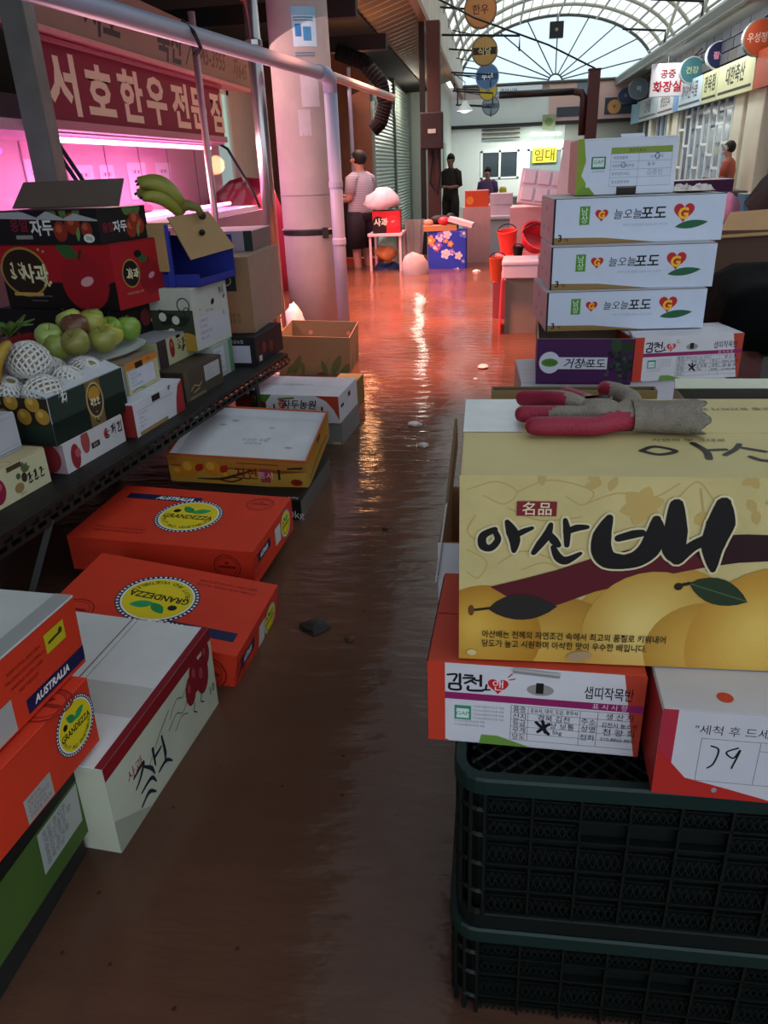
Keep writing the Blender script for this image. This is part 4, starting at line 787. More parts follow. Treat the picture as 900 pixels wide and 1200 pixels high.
def pr_s9r(F):
    F.rect(.10, .08, .94, .52, ink('#c3c4cc')); F.scrib(.14, .12, .9, .5, ink('#4b4f78'), 4, .045, 21); F.text('사과 10kg', .45, .58, .045, ink('#6a6d8c')); F.text('특', .84, .46, .07, ink('#6a6d8c')); F.text('홍로', .2, .64, .03, ink('#a8523c')); F.ell(.56, .7, .045, ink('#17120f'), asp=1.4, rot=.5); brushword(F, .84, .82, .06, .05, ink('#3a3428'), 30, 2); F.leaf(.86, .7, .03, ink('#4d5a34'), .6)
def pr_s9f(F):
    F.rect(0, 0, 1, .66, ink('#3c4030')); F.ell(.4, .12, .22, ink('#c2b486'), asp=1.6); F.ell(.78, .1, .2, ink('#b08a3a'), asp=1.5)
    for u, a in ((.3, .6), (.5, 2.2), (.6, .4), (.75, 2.6)): F.leaf(u, .42, .09, ink('#20281c'), a, .3)
    for u, v in ((.35, .55), (.62, .5), (.5, .3)): F.ell(u, v, .07, ink('#d6d8cc'))
    F.ring(.82, .74, .12, .1, ink('#2a2620')); F.ring(.88, .64, .07, .055, ink('#2a2620'))
carton('fruit_box', 'tall white labelled box with blossom picture, under the blue box', (-1.46, 3.585, S0 + .168), (.25, .345, .286), -9.2, (0, 0), '#c4c6bc', faces={'f': '#b9bcae'}, prints={'r': pr_s9r, 'f': pr_s9f})
def pr_s10(F): F.rect(.1, .12, .88, .72, ink('#b9bccb')); F.scrib(.14, .15, .84, .68, ink('#4a5174'), 4, .08, 31); F.text('경북능금농협', .5, .86, .1, ink('#b9bccb'), maxw=.7)
carton('fruit_box', 'black box with a white label under the tall brown carton', (-1.31, 4.0, S0), (.24, .42, .150), -4.5, (0, 0), '#1a191c', prints={'f': pr_s10, 'r': lambda F: (F.ell(.3, .5, .2, ink('#6d2624')), F.ell(.55, .4, .2, ink('#5a2422')), F.rect(.1, .1, .2, .3, ink('#c9c4c2')))})
def pr_s11(F): F.rect(.06, .56, .68, .84, ink('#17211c')); F.ring(.46, .70, .07, .055, ink('#a9a48e')); F.text('당도선별', .27, .70, .045, ink('#8a8f7a'), ang=PI / 2, maxw=.5); F.ell(.3, .44, .085, ink('#d3cfc6'), asp=.55); F.text('취급주의', .5, .16, .05, ink('#4a3a28'), maxw=.5); F.text('화물운송', .5, .24, .05, ink('#4a3a28'), maxw=.5)
carton('shipping_carton', 'tall plain brown carton with a black square mark, next to the concrete pillar', (-1.352, 4.20, S0 + .154), (.235, .62, .385), .5, (0, 0), '#8d6f4e', faces={'r': '#9c8274'}, topm='#a48a74', prints={'f': pr_s11})
def pr_s12(F): F.rect(.02, .08, .62, .9, ink('#b9b3c2')); F.scrib(.06, .15, .4, .85, ink('#7d6f96'), 3, .14, 41); F.ring(.5, .42, .3, .25, ink('#6d6480')); F.rect(.84, 0, 1, 1, ink('#26342f'))
carton('fruit_box', 'flat grey box with violet label on top of the tall brown carton', (-1.435, 4.36, S0 + .541), (.30, .40, .103), 1.5, (0, 0), '#a898a6', faces={'r': '#7d6462'}, topm='#b9a9b3', prints={'f': pr_s12})
# second row, raised on plain cartons behind
for (x, y, z0, z1, w_, d_, lab) in ((-2.02, 3.42, S0, .66, .62, .34, 'plain brown carton behind the apple plate, lowest under the red apple box'), (-1.92, 2.86, S0, .65, .42, .42, 'plain brown carton that carries the plate of green apples')):
    carton('shipping_carton', lab, (x, y, z0), (w_, d_, z1 - z0), -8, (0, 0), '#6d5a46')
def pr_s16(F): brushword(F, .8, .55, .06, .05, ink('#8f8a80'), 51, 2); F.ell(.93, .5, .3, ink('#7a2a22')); F.ell(.86, .4, .25, ink('#8f3a2a'))
carton('fruit_box', 'black plum box wedged beneath the red apple box', (-1.915, 3.37, .662), (.62, .34, .138), -12, (0, 0), '#171314', prints={'f': pr_s16, 'r': lambda F: (F.text('자두', .3, .6, .22, ink('#b9b3a8')), F.ell(.75, .5, .28, ink('#6d2420')), F.ell(.9, .35, .1, ink('#c9c4bc')))})
def pr_s13f(F):
    F.rect(0, 0, .62, .42, ink('#17100f')); F.poly([(.5, .0), (1, 0), (1, .45), (.8, .3), (.6, .42), (.5, .42)], ink('#17100f')); apple_pic(F, .74, .42, .44, '#9a1820', '#d89aa0')
    f = F.sub(.21, .58, .28, .205); f.ell(.5, .5, .52, ink('#a88238'), asp=1.25); f.ell(.5, .5, .47, ink('#2a1c12'), asp=1.28); brushword(f, .36, .5, .09, .085, ink('#e0d3a4'), 61, 2); f.text('사과', .70, .47, .3, ink('#e6dcae'), bold=.03); f.rect(.2, .0, .8, .07, ink('#c29a4a'))
    for i in range(5): F.ell(.36 + .018 * i, .42 - .02 * (i % 2) * 2, .028, ink('#d6c48a'))
    for u, v in ((.38, .93), (.42, .9)): F.ell(u, v, .02, ink('#c9a860'))
    F.text('It is the best apple and rich taste', .30, .2, .03, ink('#8f8580'), maxw=.3); F.text('fresh from the farm', .3, .13, .03, ink('#8f8580'), maxw=.2)
def pr_s13r(F):
    apple_pic(F, .72, .42, .28, '#8d141d', '#c98a90'); f = F.sub(.33, .52, .10, .12); f.ell(.5, .5, .5, ink('#a88238')); f.ell(.5, .5, .45, ink('#1f1410')); brushword(f, .32, .5, .04, .05, ink('#e0d3a4'), 63, 1); f.text('사과', .62, .48, .26, ink('#e6dcae'), bold=.03)
    F.ell(.52, .8, .055, ink('#120b0a'), asp=1.7); F.text('아삭하고 맛있는 사과', .36, .22, .035, ink('#c99a90'), maxw=.5)
carton('apple_box', 'large red apple box with a gold rimmed emblem, under the black plum box', (-1.852, 3.378, .802), (.62, .337, .272), -13, (0, 0), '#a5161f', prints={'f': pr_s13f, 'r': pr_s13r}, topm='#8d141c')
def plums(F, u, v, k):
    for a, b_, r in ((-.09, -.12, .3), (.03, .1, .32), (.15, -.08, .24)): F.ell(u + a * k, v + b_, r, ink('#8d2f1f'), asp=.9); F.ell(u + a * k - .01, v + b_ + .08, r * .4, ink('#b5573a'))
    for a, an in ((-.1, 2.4), (-.02, 2.0), (.04, .7), (-.06, 1.2)): F.leaf(u + a * k, v + .28, .06, ink('#55703a'), an, .35)
    F.leaf(u + .06 * k, v - .42, .06, ink('#6a8a4a'), 1.4, .2)
def pr_s14f(F): plums(F, .74, .5, 1); F.text('옹알', .27, .58, .3, ink('#7d2030'), bold=.02); F.text('자두', .48, .5, .36, ink('#e0dcd8'), bold=.03); F.rect(.22, .16, .38, .28, ink('#8f8a86')); F.ell(.9, .17, .13, ink('#d9d6d2'), asp=1.6); F.text('5kg', .9, .17, .11, ink(K)); F.poly([(0, .8), (1, .66), (1, .70), (.8, .9), (.7, .76), (.55, .98), (.45, .80), (.3, 1), (0, .98)], ink('#a9a8aa'))
def pr_s14r(F): plums(F, .72, .48, .8); F.text('옹알', .18, .45, .22, ink('#7d2030'), bold=.02); F.text('자두', .42, .45, .26, ink('#d6d2ce'), bold=.03)
pb = carton('plum_box', 'black plum box with white lettering on top of the red apple box', (-1.868, 3.372, 1.076), (.58, .324, .136), -13, (0, 0), '#1a1416', prints={'f': pr_s14f, 'r': pr_s14r}, top='lid')
b = MB(); b.panel((-.29, -.02, .14), (.30, -.02, .14), (.27, .08, .245), (-.29, .08, .245), .005, card('#6a5c52')); b.build('raised_flap', pb)
bx = root('blue_box', 'blue fruit box with raised brown cardboard flaps, carrying the bananas', 'box', (-1.465, 3.64, S0 + .456), -9)
blue = card('#24308c'); brn = card('#a8855a')
b = MB(); b.box((-.17, -.18, 0), (.17, .18, .006), blue); b.build('base', bx)
for lo, hi in (((-.17, -.18, 0), (.17, -.175, .055)), ((-.17, .175, 0), (.17, .18, .20)), ((-.17, -.175, 0), (-.165, .175, .22)), ((.165, -.175, 0), (.17, .175, .035))): b = MB(); b.box(lo, hi, blue); b.build('side_wall', bx)
b = MB(); b.panel((-.17, -.19, .07), (.03, -.19, .07), (.03, -.19, .275), (-.17, -.19, .275), .006, brn); b.build('flap', bx)
b = MB(); b.panel((.12, -.15, .115), (.20, .14, .14), (.10, .10, .31), (.04, -.17, .30), .006, brn); fl = b.build('flap', bx)
b = MB(); b.ball((.125, -.02, .225), .018, ink('#17100b'), 10, 6, (.6, 1.3, .8)); b.build('hand_hole', bx)
b = MB(); b.panel((.02, -.19, .0), (.05, -.19, .0), (.04, -.17, .27), (.02, -.18, .27), .004, blue); b.build('corner_strut', bx)
b = MB(); b.box((-.16, -.17, .27), (.05, .16, .279), card('#9a7a52')); b.build('inner_flap', bx)
# ================================================================== CRATES AND BOXES ON THE RIGHT
cg = mat('#0a110f', rough=.45, spec=.3, var=.12, scale=14, bump=.1, bscale=90); cr = mat('#122723', rough=.42, spec=.3, var=.12, scale=10)
def rrect(w_, d_, r, n=5):
    o = []
    for cx, cy, a0 in ((w_ / 2 - r, d_ / 2 - r, 0), (-w_ / 2 + r, d_ / 2 - r, PI / 2), (-w_ / 2 + r, -d_ / 2 + r, PI), (w_ / 2 - r, -d_ / 2 + r, 1.5 * PI)):
        o += [(cx + r * math.cos(a0 + PI / 2 * i / n), cy + r * math.sin(a0 + PI / 2 * i / n)) for i in range(n + 1)]
    return o
CW, CD, CH = .56, .36, .3135
def ringpart(name, parent, steps, m):
    b = MB(); b.loft([[(x, y, z) for x, y in rrect(CW + o, CD + o, max(.012, .04 + o / 2))] for z, o in steps], m, caps=False); return b.build(name, parent, smooth=False)
def make_crate(label, loc):
    t = root('plastic_crate', label, 'crate', loc, group='dark green plastic crates')
    ringpart('rim', t, [(CH - .030, .0), (CH - .028, .012), (CH - .004, .012), (CH, .006), (CH, -.022), (CH - .012, -.026)], cr)
    ringpart('band', t, [(0, -.02), (.002, .004), (.03, .004), (.034, -.01)], cg)
    ringpart('inner_shell', t, [(.0, -.03), (CH - .03, -.024)], cg)
    for sx in (-1, 1):
        for sy in (-1, 1):
            b = MB(); pr = []
            for q in range(7): a = PI / 2 * q / 6; pr.append((sx * (CW / 2 - .04 + .040 * math.cos(a)), sy * (CD / 2 - .04 + .040 * math.sin(a))))
            for q in range(0, 7, 2):
                x, y = pr[q]; b.tube([(x, y, .03), (x, y, CH - .03)], .004, cg, 5, False)
            for z in (.08, .14, .2, .25): b.tube([(x, y, z) for x, y in pr], .004, cg, 4, False)
            b.build('corner_ribs', t)
    def side(L, T):
        b = MB(); b.xf = T; nx = max(3, round(L / .078)); x0 = -L / 2 + .04; st = (L - .08) / nx
        zs = (.034, .088, .142, .20, .242, CH - .03)
        for i in range(nx + 1): b.box((x0 + st * i - .002, -.0, .03), (x0 + st * i + .002, .012, CH - .03), cg)
        for z in zs: b.box((x0, -.0, z - .002), (x0 + st * nx, .012, z + .002), cg)
        for i in range(nx):
            for j in range(len(zs) - 1):
                if j == 3 and nx > 4 and 2 <= i <= 4: continue
                a0, a1, c0, c1 = x0 + st * i + .003, x0 + st * (i + 1) - .003, zs[j], zs[j] + (zs[j + 1] - zs[j]) * .55
                b.box((a0, .008, c1), (a1, .011, c1 + .003), cg)
                for q in range(6):
                    u = a0 + (a1 - a0) * q / 6; du = (a1 - a0) / 6
                    for s_ in (0, 1): b.tube([(u + du * s_, .006, c0), (u + du * (1 - s_), .006, c1)], .0014, cg, 3, False)
        b.build('side_lattice', t)
    T0 = Matrix.Translation((0, -CD / 2, 0)); side(CW, T0); side(CW, Matrix.Rotation(PI, 4, 'Z') @ T0)
    T1 = Matrix.Rotation(PI / 2, 4, 'Z') @ Matrix.Translation((0, -CW / 2, 0)); side(CD, T1); side(CD, Matrix.Rotation(PI, 4, 'Z') @ T1)
    b = MB(); zt = CH - .012; x, y = CW / 2 - .02, CD / 2 - .02; st = .03
    k = -int((x + y) / st) - 1
    while k * st < x + y:
        for s_ in (1, -1):                                     # diagonal bars clipped to the lid
            c = k * st; pts = [(u, s_ * (u - c)) for u in (max(-x, c - y), min(x, c + y))]
            if pts[0][0] < pts[1][0] - .01: b.tube([(p[0], p[1], zt) for p in pts], .0028, cg, 4, False)
        k += 1
    b.build('lattice_lid', t)
    b = MB(); b.box((-x, -y, .01), (x, y, .014), cg); b.build('base', t)
    b = MB(); b.box((-x, -y, CH - .06), (x, y, CH - .055), mat('#0b0e0e', rough=.7)); b.build('inner_floor', t)
    return t
k0 = make_crate('dark green lattice crate on top at the front right, boxes on it', (.247, 1.003, .2135))
def crate_copy(label, loc): c = copy_thing(k0); c.location = loc; c['label'] = label; return c
crate_copy('dark green crate at the bottom front right, standing in the water', (.240, 1.003, -.1))
crate_copy('dark green crate on top of the second stack, behind the pear box', (.26, 1.42, .2135)); crate_copy('dark green crate at the foot of the second stack, behind the pear box', (.26, 1.42, -.1))
crate_copy('dark green crate carrying the grape box stack', (.40, 2.66, .256)); crate_copy('dark green crate in the water under the grape box stack', (.40, 2.66, -.0575))

# ---- the pear box
G = {'cream': '#d0bb7c', 'swirl': '#b79c5e', 'maroon': '#5a1620', 'pear': '#c9962f'}
def pr_pear(F):
    sw = ink('#bb9f60'); F.rect(0, .34, 1, 1, mat('#cbb77c', rough=.6, var=.11, scale=16, bump=.06, bscale=90, spec=.3))
    for pts in ([(.02, .93), (.09, .97), (.14, .92), (.11, .86), (.06, .90)], [(.14, .92), (.22, .98), (.32, .93), (.30, .86), (.26, .90)], [(.30, .86), (.38, .92), (.46, .90), (.52, .97)], [(.02, .62), (.07, .56), (.05, .47), (.02, .50)], [(.16, .52), (.22, .56), (.28, .50)], [(.12, .84), (.20, .78), (.30, .80)], [(.52, .90), (.56, .98), (.60, .90)], [(.04, .80), (.02, .72), (.05, .66)], [(.10, .55), (.16, .62), (.24, .58)]): F.brush(pts, .0022, sw)
    for u, v, a in ((.30, .95, .2), (.34, .97, 2.6), (.36, .93, 1.2), (.66, .97, .4), (.70, .95, 2.2), (.68, .90, 5.3), (.72, .88, .4), (.70, .85, 5.0), (.20, .95, 1.6)): F.leaf(u, v, .022, sw, a, .3)
    for k in range(6): F.leaf(.44, .86, .028, ink('#c2a25e'), .3 + k * 1.05, .42)
    F.ell(.585, .80, .035, ink('#c2a25e')); F.line([(.585, .83), (.57, .95)], .0022, sw)
    # gold pears along the bottom
    F.rect(0, 0, 1, .30, ink('#b5822e')); F.orb(.51, .10, .47, '#b98a38', '#dcb963', .92); F.orb(.25, .02, .36, '#a8762a', '#cfa548', 1.1); F.orb(.07, .14, .29, '#b07a22', '#d9ab48', .95)
    # maroon ribbon
    top = [(.08, .424), (.162, .471), (.251, .527), (.347, .602), (.451, .656), (.544, .699), (.617, .721), (.69, .73), (.782, .727), (.9, .71), (1, .68)]
    bot = [(.187, .30), (.258, .335), (.346, .412), (.442, .469), (.518, .514), (.61, .559), (.684, .586), (.748, .596), (.795, .589), (.9, .57), (1, .55)]
    n = len(top); o = F.lay(None); F.mb.add([F.p(a * F.W, c * F.H, o) for a, c in top] + [F.p(a * F.W, c * F.H, o) for a, c in bot], [(i + n, i + n + 1, i + 1, i) for i in range(n - 1)], ink('#5a1620'))
    o = F.lay(None); F.mb.add([F.p(a * F.W, c * F.H, o) for a, c in top[5:]] + [F.p(a * F.W, c * F.H, o) for a, c in bot[5:]], [(i + n - 5, i + n - 4, i + 1, i) for i in range(n - 6)], ink('#2a0f14'))
    F.orb(.50, .16, .37, '#c09440', '#dfc272', .9); F.orb(.63, .10, .27, '#b5852f', '#cda24a', 1.0, .1, .2); F.orb(.80, .14, .43, '#bb8730', '#dcb558', .92)
    F.leaf(.075, .30, .095, ink('#2a2420'), .08, .26); F.line([(.035, .29), (.08, .305)], .004, ink('#2a1c12')); F.ell(.032, .29, .03, ink('#6b3f1c'), asp=.5)
    F.ell(.80, .50, .05, ink('#8a5a24'), asp=.7); F.leaf(.574, .475, .082, ink('#25351f'), -.33, .28); F.line([(.58, .47), (.72, .385)], .0016, ink('#4c6238')); F.line([(.552, .46), (.578, .475)], .005, ink('#2a1c12')); F.ell(.55, .455, .02, ink('#2a1c12'))
    F.brush([(.795, .47), (.815, .52)], .010, ink('#2a1c12'))
    # seal
    F.rect(.141, .805, .238, .878, ink('#7c2126')); F.text('名品', .19, .842, .05, ink('#e6d3b0'), bold=.01)
    # big hand-brushed name, dark with a pale edge
    ST = [([(.089, .734), (.060, .70), (.060, .648), (.080, .638), (.097, .682), (.088, .728)], [.008, .011, .012, .010, .009, .007]), ([(.119, .774), (.131, .726), (.139, .678), (.138, .625)], [.007, .016, .015, .007]), ([(.139, .705), (.161, .728), (.181, .745)], [.009, .008, .005]),
          ([(.226, .765), (.218, .711), (.202, .662), (.187, .616)], [.006, .012, .011, .007]), ([(.221, .721), (.236, .683), (.247, .660)], [.008, .012, .008]), ([(.26, .789), (.266, .733), (.268, .660)], [.006, .010, .007]), ([(.266, .729), (.288, .749), (.314, .755)], [.008, .010, .006]), ([(.235, .648), (.249, .596), (.269, .580), (.303, .619)], [.007, .012, .012, .005]),
          ([(.365, .803), (.352, .718), (.353, .641), (.372, .59), (.417, .578)], [.010, .024, .027, .026, .02]), ([(.476, .798), (.478, .724), (.467, .647), (.44, .597), (.405, .578)], [.012, .027, .028, .024, .02]), ([(.391, .701), (.424, .722), (.446, .730)], [.010, .012, .010]),
          ([(.518, .87), (.524, .745), (.526, .65), (.537, .603)], [.018, .030, .030, .018]), ([(.537, .603), (.569, .668), (.604, .711), (.615, .749)], [.018, .015, .015, .012]), ([(.625, .877), (.626, .786), (.616, .674), (.625, .55)], [.020, .036, .030, .008])]
    for p_, w_ in ST: F.brush(p_, [q + .006 for q in w_], ink('#d9caa0'))
    for p_, w_ in ST: F.brush(p_, w_, ink('#14100f'))
    F.text('아산배는 천혜의 자연조건 속에서 최고의 품질로 키워내어', .062, .158, .034, ink('#2a2014'), 'l', bold=.012, maxw=.475); F.text('당도가 높고 시원하며 아삭한 맛이 우수한 배입니다.', .062, .103, .034, ink('#2a2014'), 'l', bold=.012, maxw=.43)
    F.ell(.035, .045, .018, ink('#d8c08a'), asp=1.3); F.ell(.32, .045, .03, ink('#a98d68'), asp=2.0, rot=.2)
def pr_pear_top(F):
    k = ink('#2b2620')
    f = F.sub(.72, .27, .3, .07, .0); f.flip = False
    for p_, w_ in (([(.05, .5), (.12, .75), (.2, .5), (.12, .3), (.05, .5)], .008), ([(.3, .95), (.33, .5), (.32, .1)], .01), ([(.33, .55), (.42, .6)], .008), ([(.5, .9), (.46, .6), (.40, .3)], .008), ([(.5, .7), (.58, .5)], .008), ([(.64, .9), (.65, .4)], .008), ([(.65, .6), (.74, .62)], .007), ([(.5, .2), (.55, .0), (.7, .1)], .008), ([(.9, .9), (.88, .3), (1.0, .1), (1.12, .3), (1.1, .9)], .02)): f.brush(p_, w_, k)
    F.text('신선도를 유지하기 위하여 냉장보관 하시기 바랍니다', .64, .83, .035, ink('#4a4030'), ang=PI, maxw=.62); F.text('자연의 맛 그대로', .60, .40, .03, ink('#6a5c40'), shear=.2, maxw=.25)
pb = carton('pear_box', 'big cream and gold pear box under the work gloves, its name hand brushed in black', (.226, 1.078, .6735), (.525, .345, .284), .6, (0, 0), '#a88f58', faces={'f': '#cdb97e', 'l': '#8a7650'}, topm='#c6b57e', prints={'f': pr_pear, 't': pr_pear_top})
b = MB(); b.box((-.262, -.0, .2840), (-.175, .17, .2848), mat('#c9cbcd', rough=.25, var=.1, scale=30)); b.build('clear_tape', pb); b = MB(); b.box((-.05, -.1735, .006), (.0, -.1728, .02), mat('#b9a488', rough=.3)); b.build('tape_scrap', pb)
# ---- fruit farm boxes
def pr_gim(F):
    F.rect(0, 0, .10, 1, ink('#c23a24')); F.rect(.085, .02, 1, 1, ink('#cfcbd0')); F.poly([(.9, 1), (1, 1), (1, 0), (.98, 0)], ink('#b23a26')); F.poly([(.25, .0), (.5, .0), (.34, .12), (.26, .12)], ink('#6a8f3a')); F.ell(.1, .5, .5, ink('#c23a24'), asp=.0001)
    k = ink('#17141a'); f = F.sub(.195, .78, .060, .026)
    for p_, w_ in (([(.0, .9), (.22, .95), (.15, .5)], .0035), ([(.3, 1.0), (.3, .4)], .004), ([(.05, .3), (.28, .3), (.3, -.05), (.06, -.05), (.05, .3)], .004), ([(.42, .95), (.6, .95)], .0035), ([(.38, .75), (.66, .78), (.42, .4)], .0035), ([(.55, .62), (.68, .42)], .0035), ([(.8, 1.0), (.8, .3)], .004), ([(.68, .65), (.8, .66)], .0035), ([(.5, .2), (.52, -.05), (.85, -.02)], .004), ([(.94, .4), (.92, .1)], .003), ([(.86, .05), (1.02, .08)], .003)): f.brush(p_, w_, k)
    F.heart(.335, .76, .105, ink('#c01f2a')); F.text('앤', .335, .765, .10, ink('#f0d8d4')); F.line([(.38, .87), (.40, .92)], .002, ink('#c01f2a')); F.line([(.385, .84), (.415, .86)], .002, ink('#c01f2a'))
    F.ell(.53, .745, .07, ink('#8f8a86'), asp=1.9); F.rect(.51, .70, .545, .83, ink('#17120f')); F.text('샙띠작목반', .84, .76, .12, k, bold=.01, maxw=.22); F.rect(.085, .555, 1, .64, ink('#8d1d5c')); F.text('표 시 사 항', .85, .6, .055, ink('#e0b9cc'), maxw=.3)
    F.rect(.13, .30, .21, .48, ink('#2f8a6a')); F.rect(.14, .32, .20, .44, ink('#d3dcd8')); F.text('GAP', .17, .38, .05, ink('#2f8a6a'))
    for i in range(6): F.text('우수농산물관리인증 제품', .22 if i < 4 else .13, .48 - .05 * i, .022, ink('#8d8a96'), 'l', maxw=.16)
    l = ink('#4a4652')
    for i in range(6): F.line([(.40, .53 - .088 * i), (1, .53 - .088 * i)], .0006, l)
    for u in (.40, .48, .72, .80): F.line([(u, .53), (u, .09)], .0006, l)
    for i, s_ in enumerate(('품종', '산지', '등급', '무게', '당도')): F.text(s_, .44, .487 - .088 * i, .06, k, maxw=.06)
    F.text('포유사, 대석, 도담, 후무사', .6, .487, .05, k, maxw=.22); F.text('경북 김천', .6, .40, .06, k); F.text('상 보통', .64, .31, .06, k); F.text('5kg', .62, .22, .05, k)
    for p_ in ([(.52, .34), (.56, .25), (.58, .2)], [(.58, .33), (.53, .22)], [(.55, .36), (.565, .22)]): F.brush(p_, .005, k)
    F.text('주소', .76, .40, .06, k); F.text('성명', .76, .31, .06, k); F.text('전화', .76, .2, .06, k); F.text('생 산 자', .9, .487, .06, k, maxw=.14); F.text('김천시 농소면', .9, .38, .05, k, maxw=.16); F.text('천 왕 희', .9, .29, .07, k, maxw=.15); F.text('010-8866-8896', .9, .2, .04, l, maxw=.17)
def pr_gim_l(F): F.rect(0, 0, 1, 1, ink('#b5331f')); F.ell(.5, .6, .25, ink('#d8cfc9'))
gf = carton('fruit_box', 'white farm box with red end and hand hole, under the pear box on the crate', (.078, 1.020, .5275), (.306, .262, .143), -2.3, (0, 0), '#cfcbd0', faces={'l': '#b5331f', 'k': '#b5331f'}, topm='#c8432c', prints={'f': pr_gim, 'l': pr_gim_l}, group='white farm boxes with printed tables')
b = MB(); b.panel((.035, -.1312, .128), (-.03, -.1312, .132), (-.03, -.138, .142), (.035, -.138, .138), .003, card('#a9a5a2')); b.build('torn_tab', gf)
def pr_gim2(F):
    F.rect(0, 0, 1, 1, ink('#c4c0c6')); F.rect(0, 0, .06, 1, ink('#a9283a')); F.poly([(0, 0), (.5, 0), (.3, .12), (.12, .22), (.0, .55)], ink('#b3261f')); k = ink('#1d1a22')
    F.text('"세척 후 드세요"', .30, .80, .085, k, maxw=.34); F.rect(.16, .2, .97, .70, ink('#c2bfc6'))
    for u in (.16, .38, .62, .97): F.line([(u, .2), (u, .70)], .0006, k)
    for v in (.2, .70): F.line([(.16, v), (.97, v)], .0006, k)
    F.line([(.38, .6), (.97, .6)], .0006, k); F.line([(.62, .30), (.97, .30)], .0006, k); F.text('품 종', .5, .65, .05, k); F.text('레드골드', .5, .5, .055, k); F.text('산지', .67, .25, .05, k); F.text('중량', .67, .22, .0001, k)
    F.brush([(.20, .62), (.23, .58), (.22, .42), (.20, .36)], .0025, k); F.brush([(.30, .62), (.26, .56), (.29, .5), (.31, .6), (.29, .38)], .0025, k)
    F.ell(.86, .48, .11, ink('#2b1d14'), asp=1.6); F.ell(.24, .1, .03, ink('#8e8a90'), asp=.8); F.ell(.44, .35, .02, ink('#8e8a90')); F.ell(.46, .06, .03, ink('#8e8a90'), asp=.6)
    F.rect(.72, -.02, .9, .03, ink(K))
def pr_gim2_t(F):
    F.ell(.25, .12, .04, ink('#c8432c')); F.heart(.72, .18, .06, ink('#c01f2a')); brushword(F, .55, .2, .08, .03, ink('#17141a'), 70, 3)
carton('fruit_box', 'white farm box with a red corner and handwritten 19 under the pear box', (.402, .940, .5275), (.33, .26, .1435), -2.0, (0, 0), '#c4c0c6', faces={'l': '#b3261f'}, topm='#c9c5ca', prints={'f': pr_gim2, 't': pr_gim2_t}, group='white farm boxes with printed tables')
rb2 = carton('fruit_box', 'red ended farm box standing open behind the pear box, its flap up', (.125, 1.41, .5275), (.42, .28, .14), -2, (0, 0), '#b5331f', faces={'f': '#cfcbd0', 'l': '#b5331f'}, inner='#8a6a48', top='open')
b = MB(); b.panel((-.205, -.138, .13), (-.205, .02, .13), (-.185, -.04, .30), (-.180, -.12, .38), .005, card('#84674a')); b.build('flap', rb2); b = MB(); b.panel((-.215, -.15, .06), (-.215, -.10, .06), (-.195, -.11, .22), (-.195, -.15, .22), .003, card('#c9c6c2')); b.build('flap', rb2)
carton('shipping_carton', 'plain brown carton just behind the pear box, only its top edge showing', (.155, 1.40, .672), (.30, .03, .262), 0, (0, 0), '#8d7348', topm='#8a7048', top='open', inner='#6b5638')
nb = carton('fruit_box', 'open pale fruit box with a green edged flap behind the right of the pear box', (.555, 1.44, .5275), (.40, .075, .385), 0, (0, 0), '#9a9a86', inner='#4a463c', faces={'f': '#b9b28c'}, top='open')
b = MB(); b.panel((-.2, .032, .385), (.2, .032, .385), (.2, .045, .399), (-.2, .045, .401), .004, card('#c9c9b4')); b.build('flap', nb); F = Face((-.2, .030, .386), (1, 0, 0), (0, .67, .74), .4, .018); F.text('맛있는 김천포도', .5, .5, .4, ink('#4d5a3a'), ang=PI, maxw=.6); F.rect(.0, .0, .3, .22, ink('#7d9a4a')); F.done(nb, 'print')
crate_copy('dark green crate under the pale open box behind the pear box', (.83, 1.42, .2135)); crate_copy('dark green crate in the water under the pale open box', (.83, 1.42, -.1))

# ---- knit work glove with red rubber coating
def skin_mesh(V, E, R_, sub=2):
    me = bpy.data.meshes.new('skin'); me.from_pydata(V, E, []); o = bpy.data.objects.new('skin', me); C.objects.link(o)
    s = o.modifiers.new('skin', 'SKIN'); s.use_smooth_shade = True; s.branch_smoothing = .6
    for i, r in enumerate(R_): me.skin_vertices[0].data[i].radius = r if isinstance(r, tuple) else (r, r)
    me.skin_vertices[0].data[0].use_root = True
    m = o.modifiers.new('smooth', 'SUBSURF'); m.levels = sub; m.render_levels = sub
    bpy.context.view_layer.update(); dg = bpy.context.evaluated_depsgraph_get(); out = bpy.data.meshes.new_from_object(o.evaluated_get(dg)); bpy.data.objects.remove(o)
    out.polygons.foreach_set('use_smooth', [True] * len(out.polygons)); return out
gz = .9585
def chain(V, E, R_, start, pts):
    p = start
    for (x, y, z, r) in pts: V.append((x, y, z)); R_.append(r); E.append((p, len(V) - 1)); p = len(V) - 1
    return p
gl_ = root('work_glove', 'grey knit work glove with red coated fingers lying on the pear box', 'glove', (.17, 1.09, gz))
V, E_, R_ = [(.066, -.004, .022)], [], [(.030, .020)]
palm = chain(V, E_, R_, 0, [(.035, -.002, .024, (.036, .022)), (.005, .004, .024, (.038, .021))])
chain(V, E_, R_, palm, [(-.030, .022, .032, .0155), (-.065, .050, .032, .0145), (-.098, .078, .024, .014), (-.124, .099, .019, .0135)])
chain(V, E_, R_, palm, [(-.035, .002, .022, .0145), (-.075, .006, .020, .0145), (-.108, .014, .018, .014), (-.132, .018, .017, .0135)])
chain(V, E_, R_, 1, [(-.012, -.038, .016, .0150), (-.055, -.036, .016, .0150), (-.092, -.037, .016, .0148), (-.119, -.036, .016, .0140)])
chain(V, E_, R_, palm, [(-.012, .052, .022, .014), (-.032, .095, .020, .0135), (-.052, .132, .018, .0128)])
chain(V, E_, R_, 1, [(.045, .050, .030, .0155), (.030, .085, .032, .015), (.006, .118, .030, .014)])
gm_ = skin_mesh(V, E_, R_)
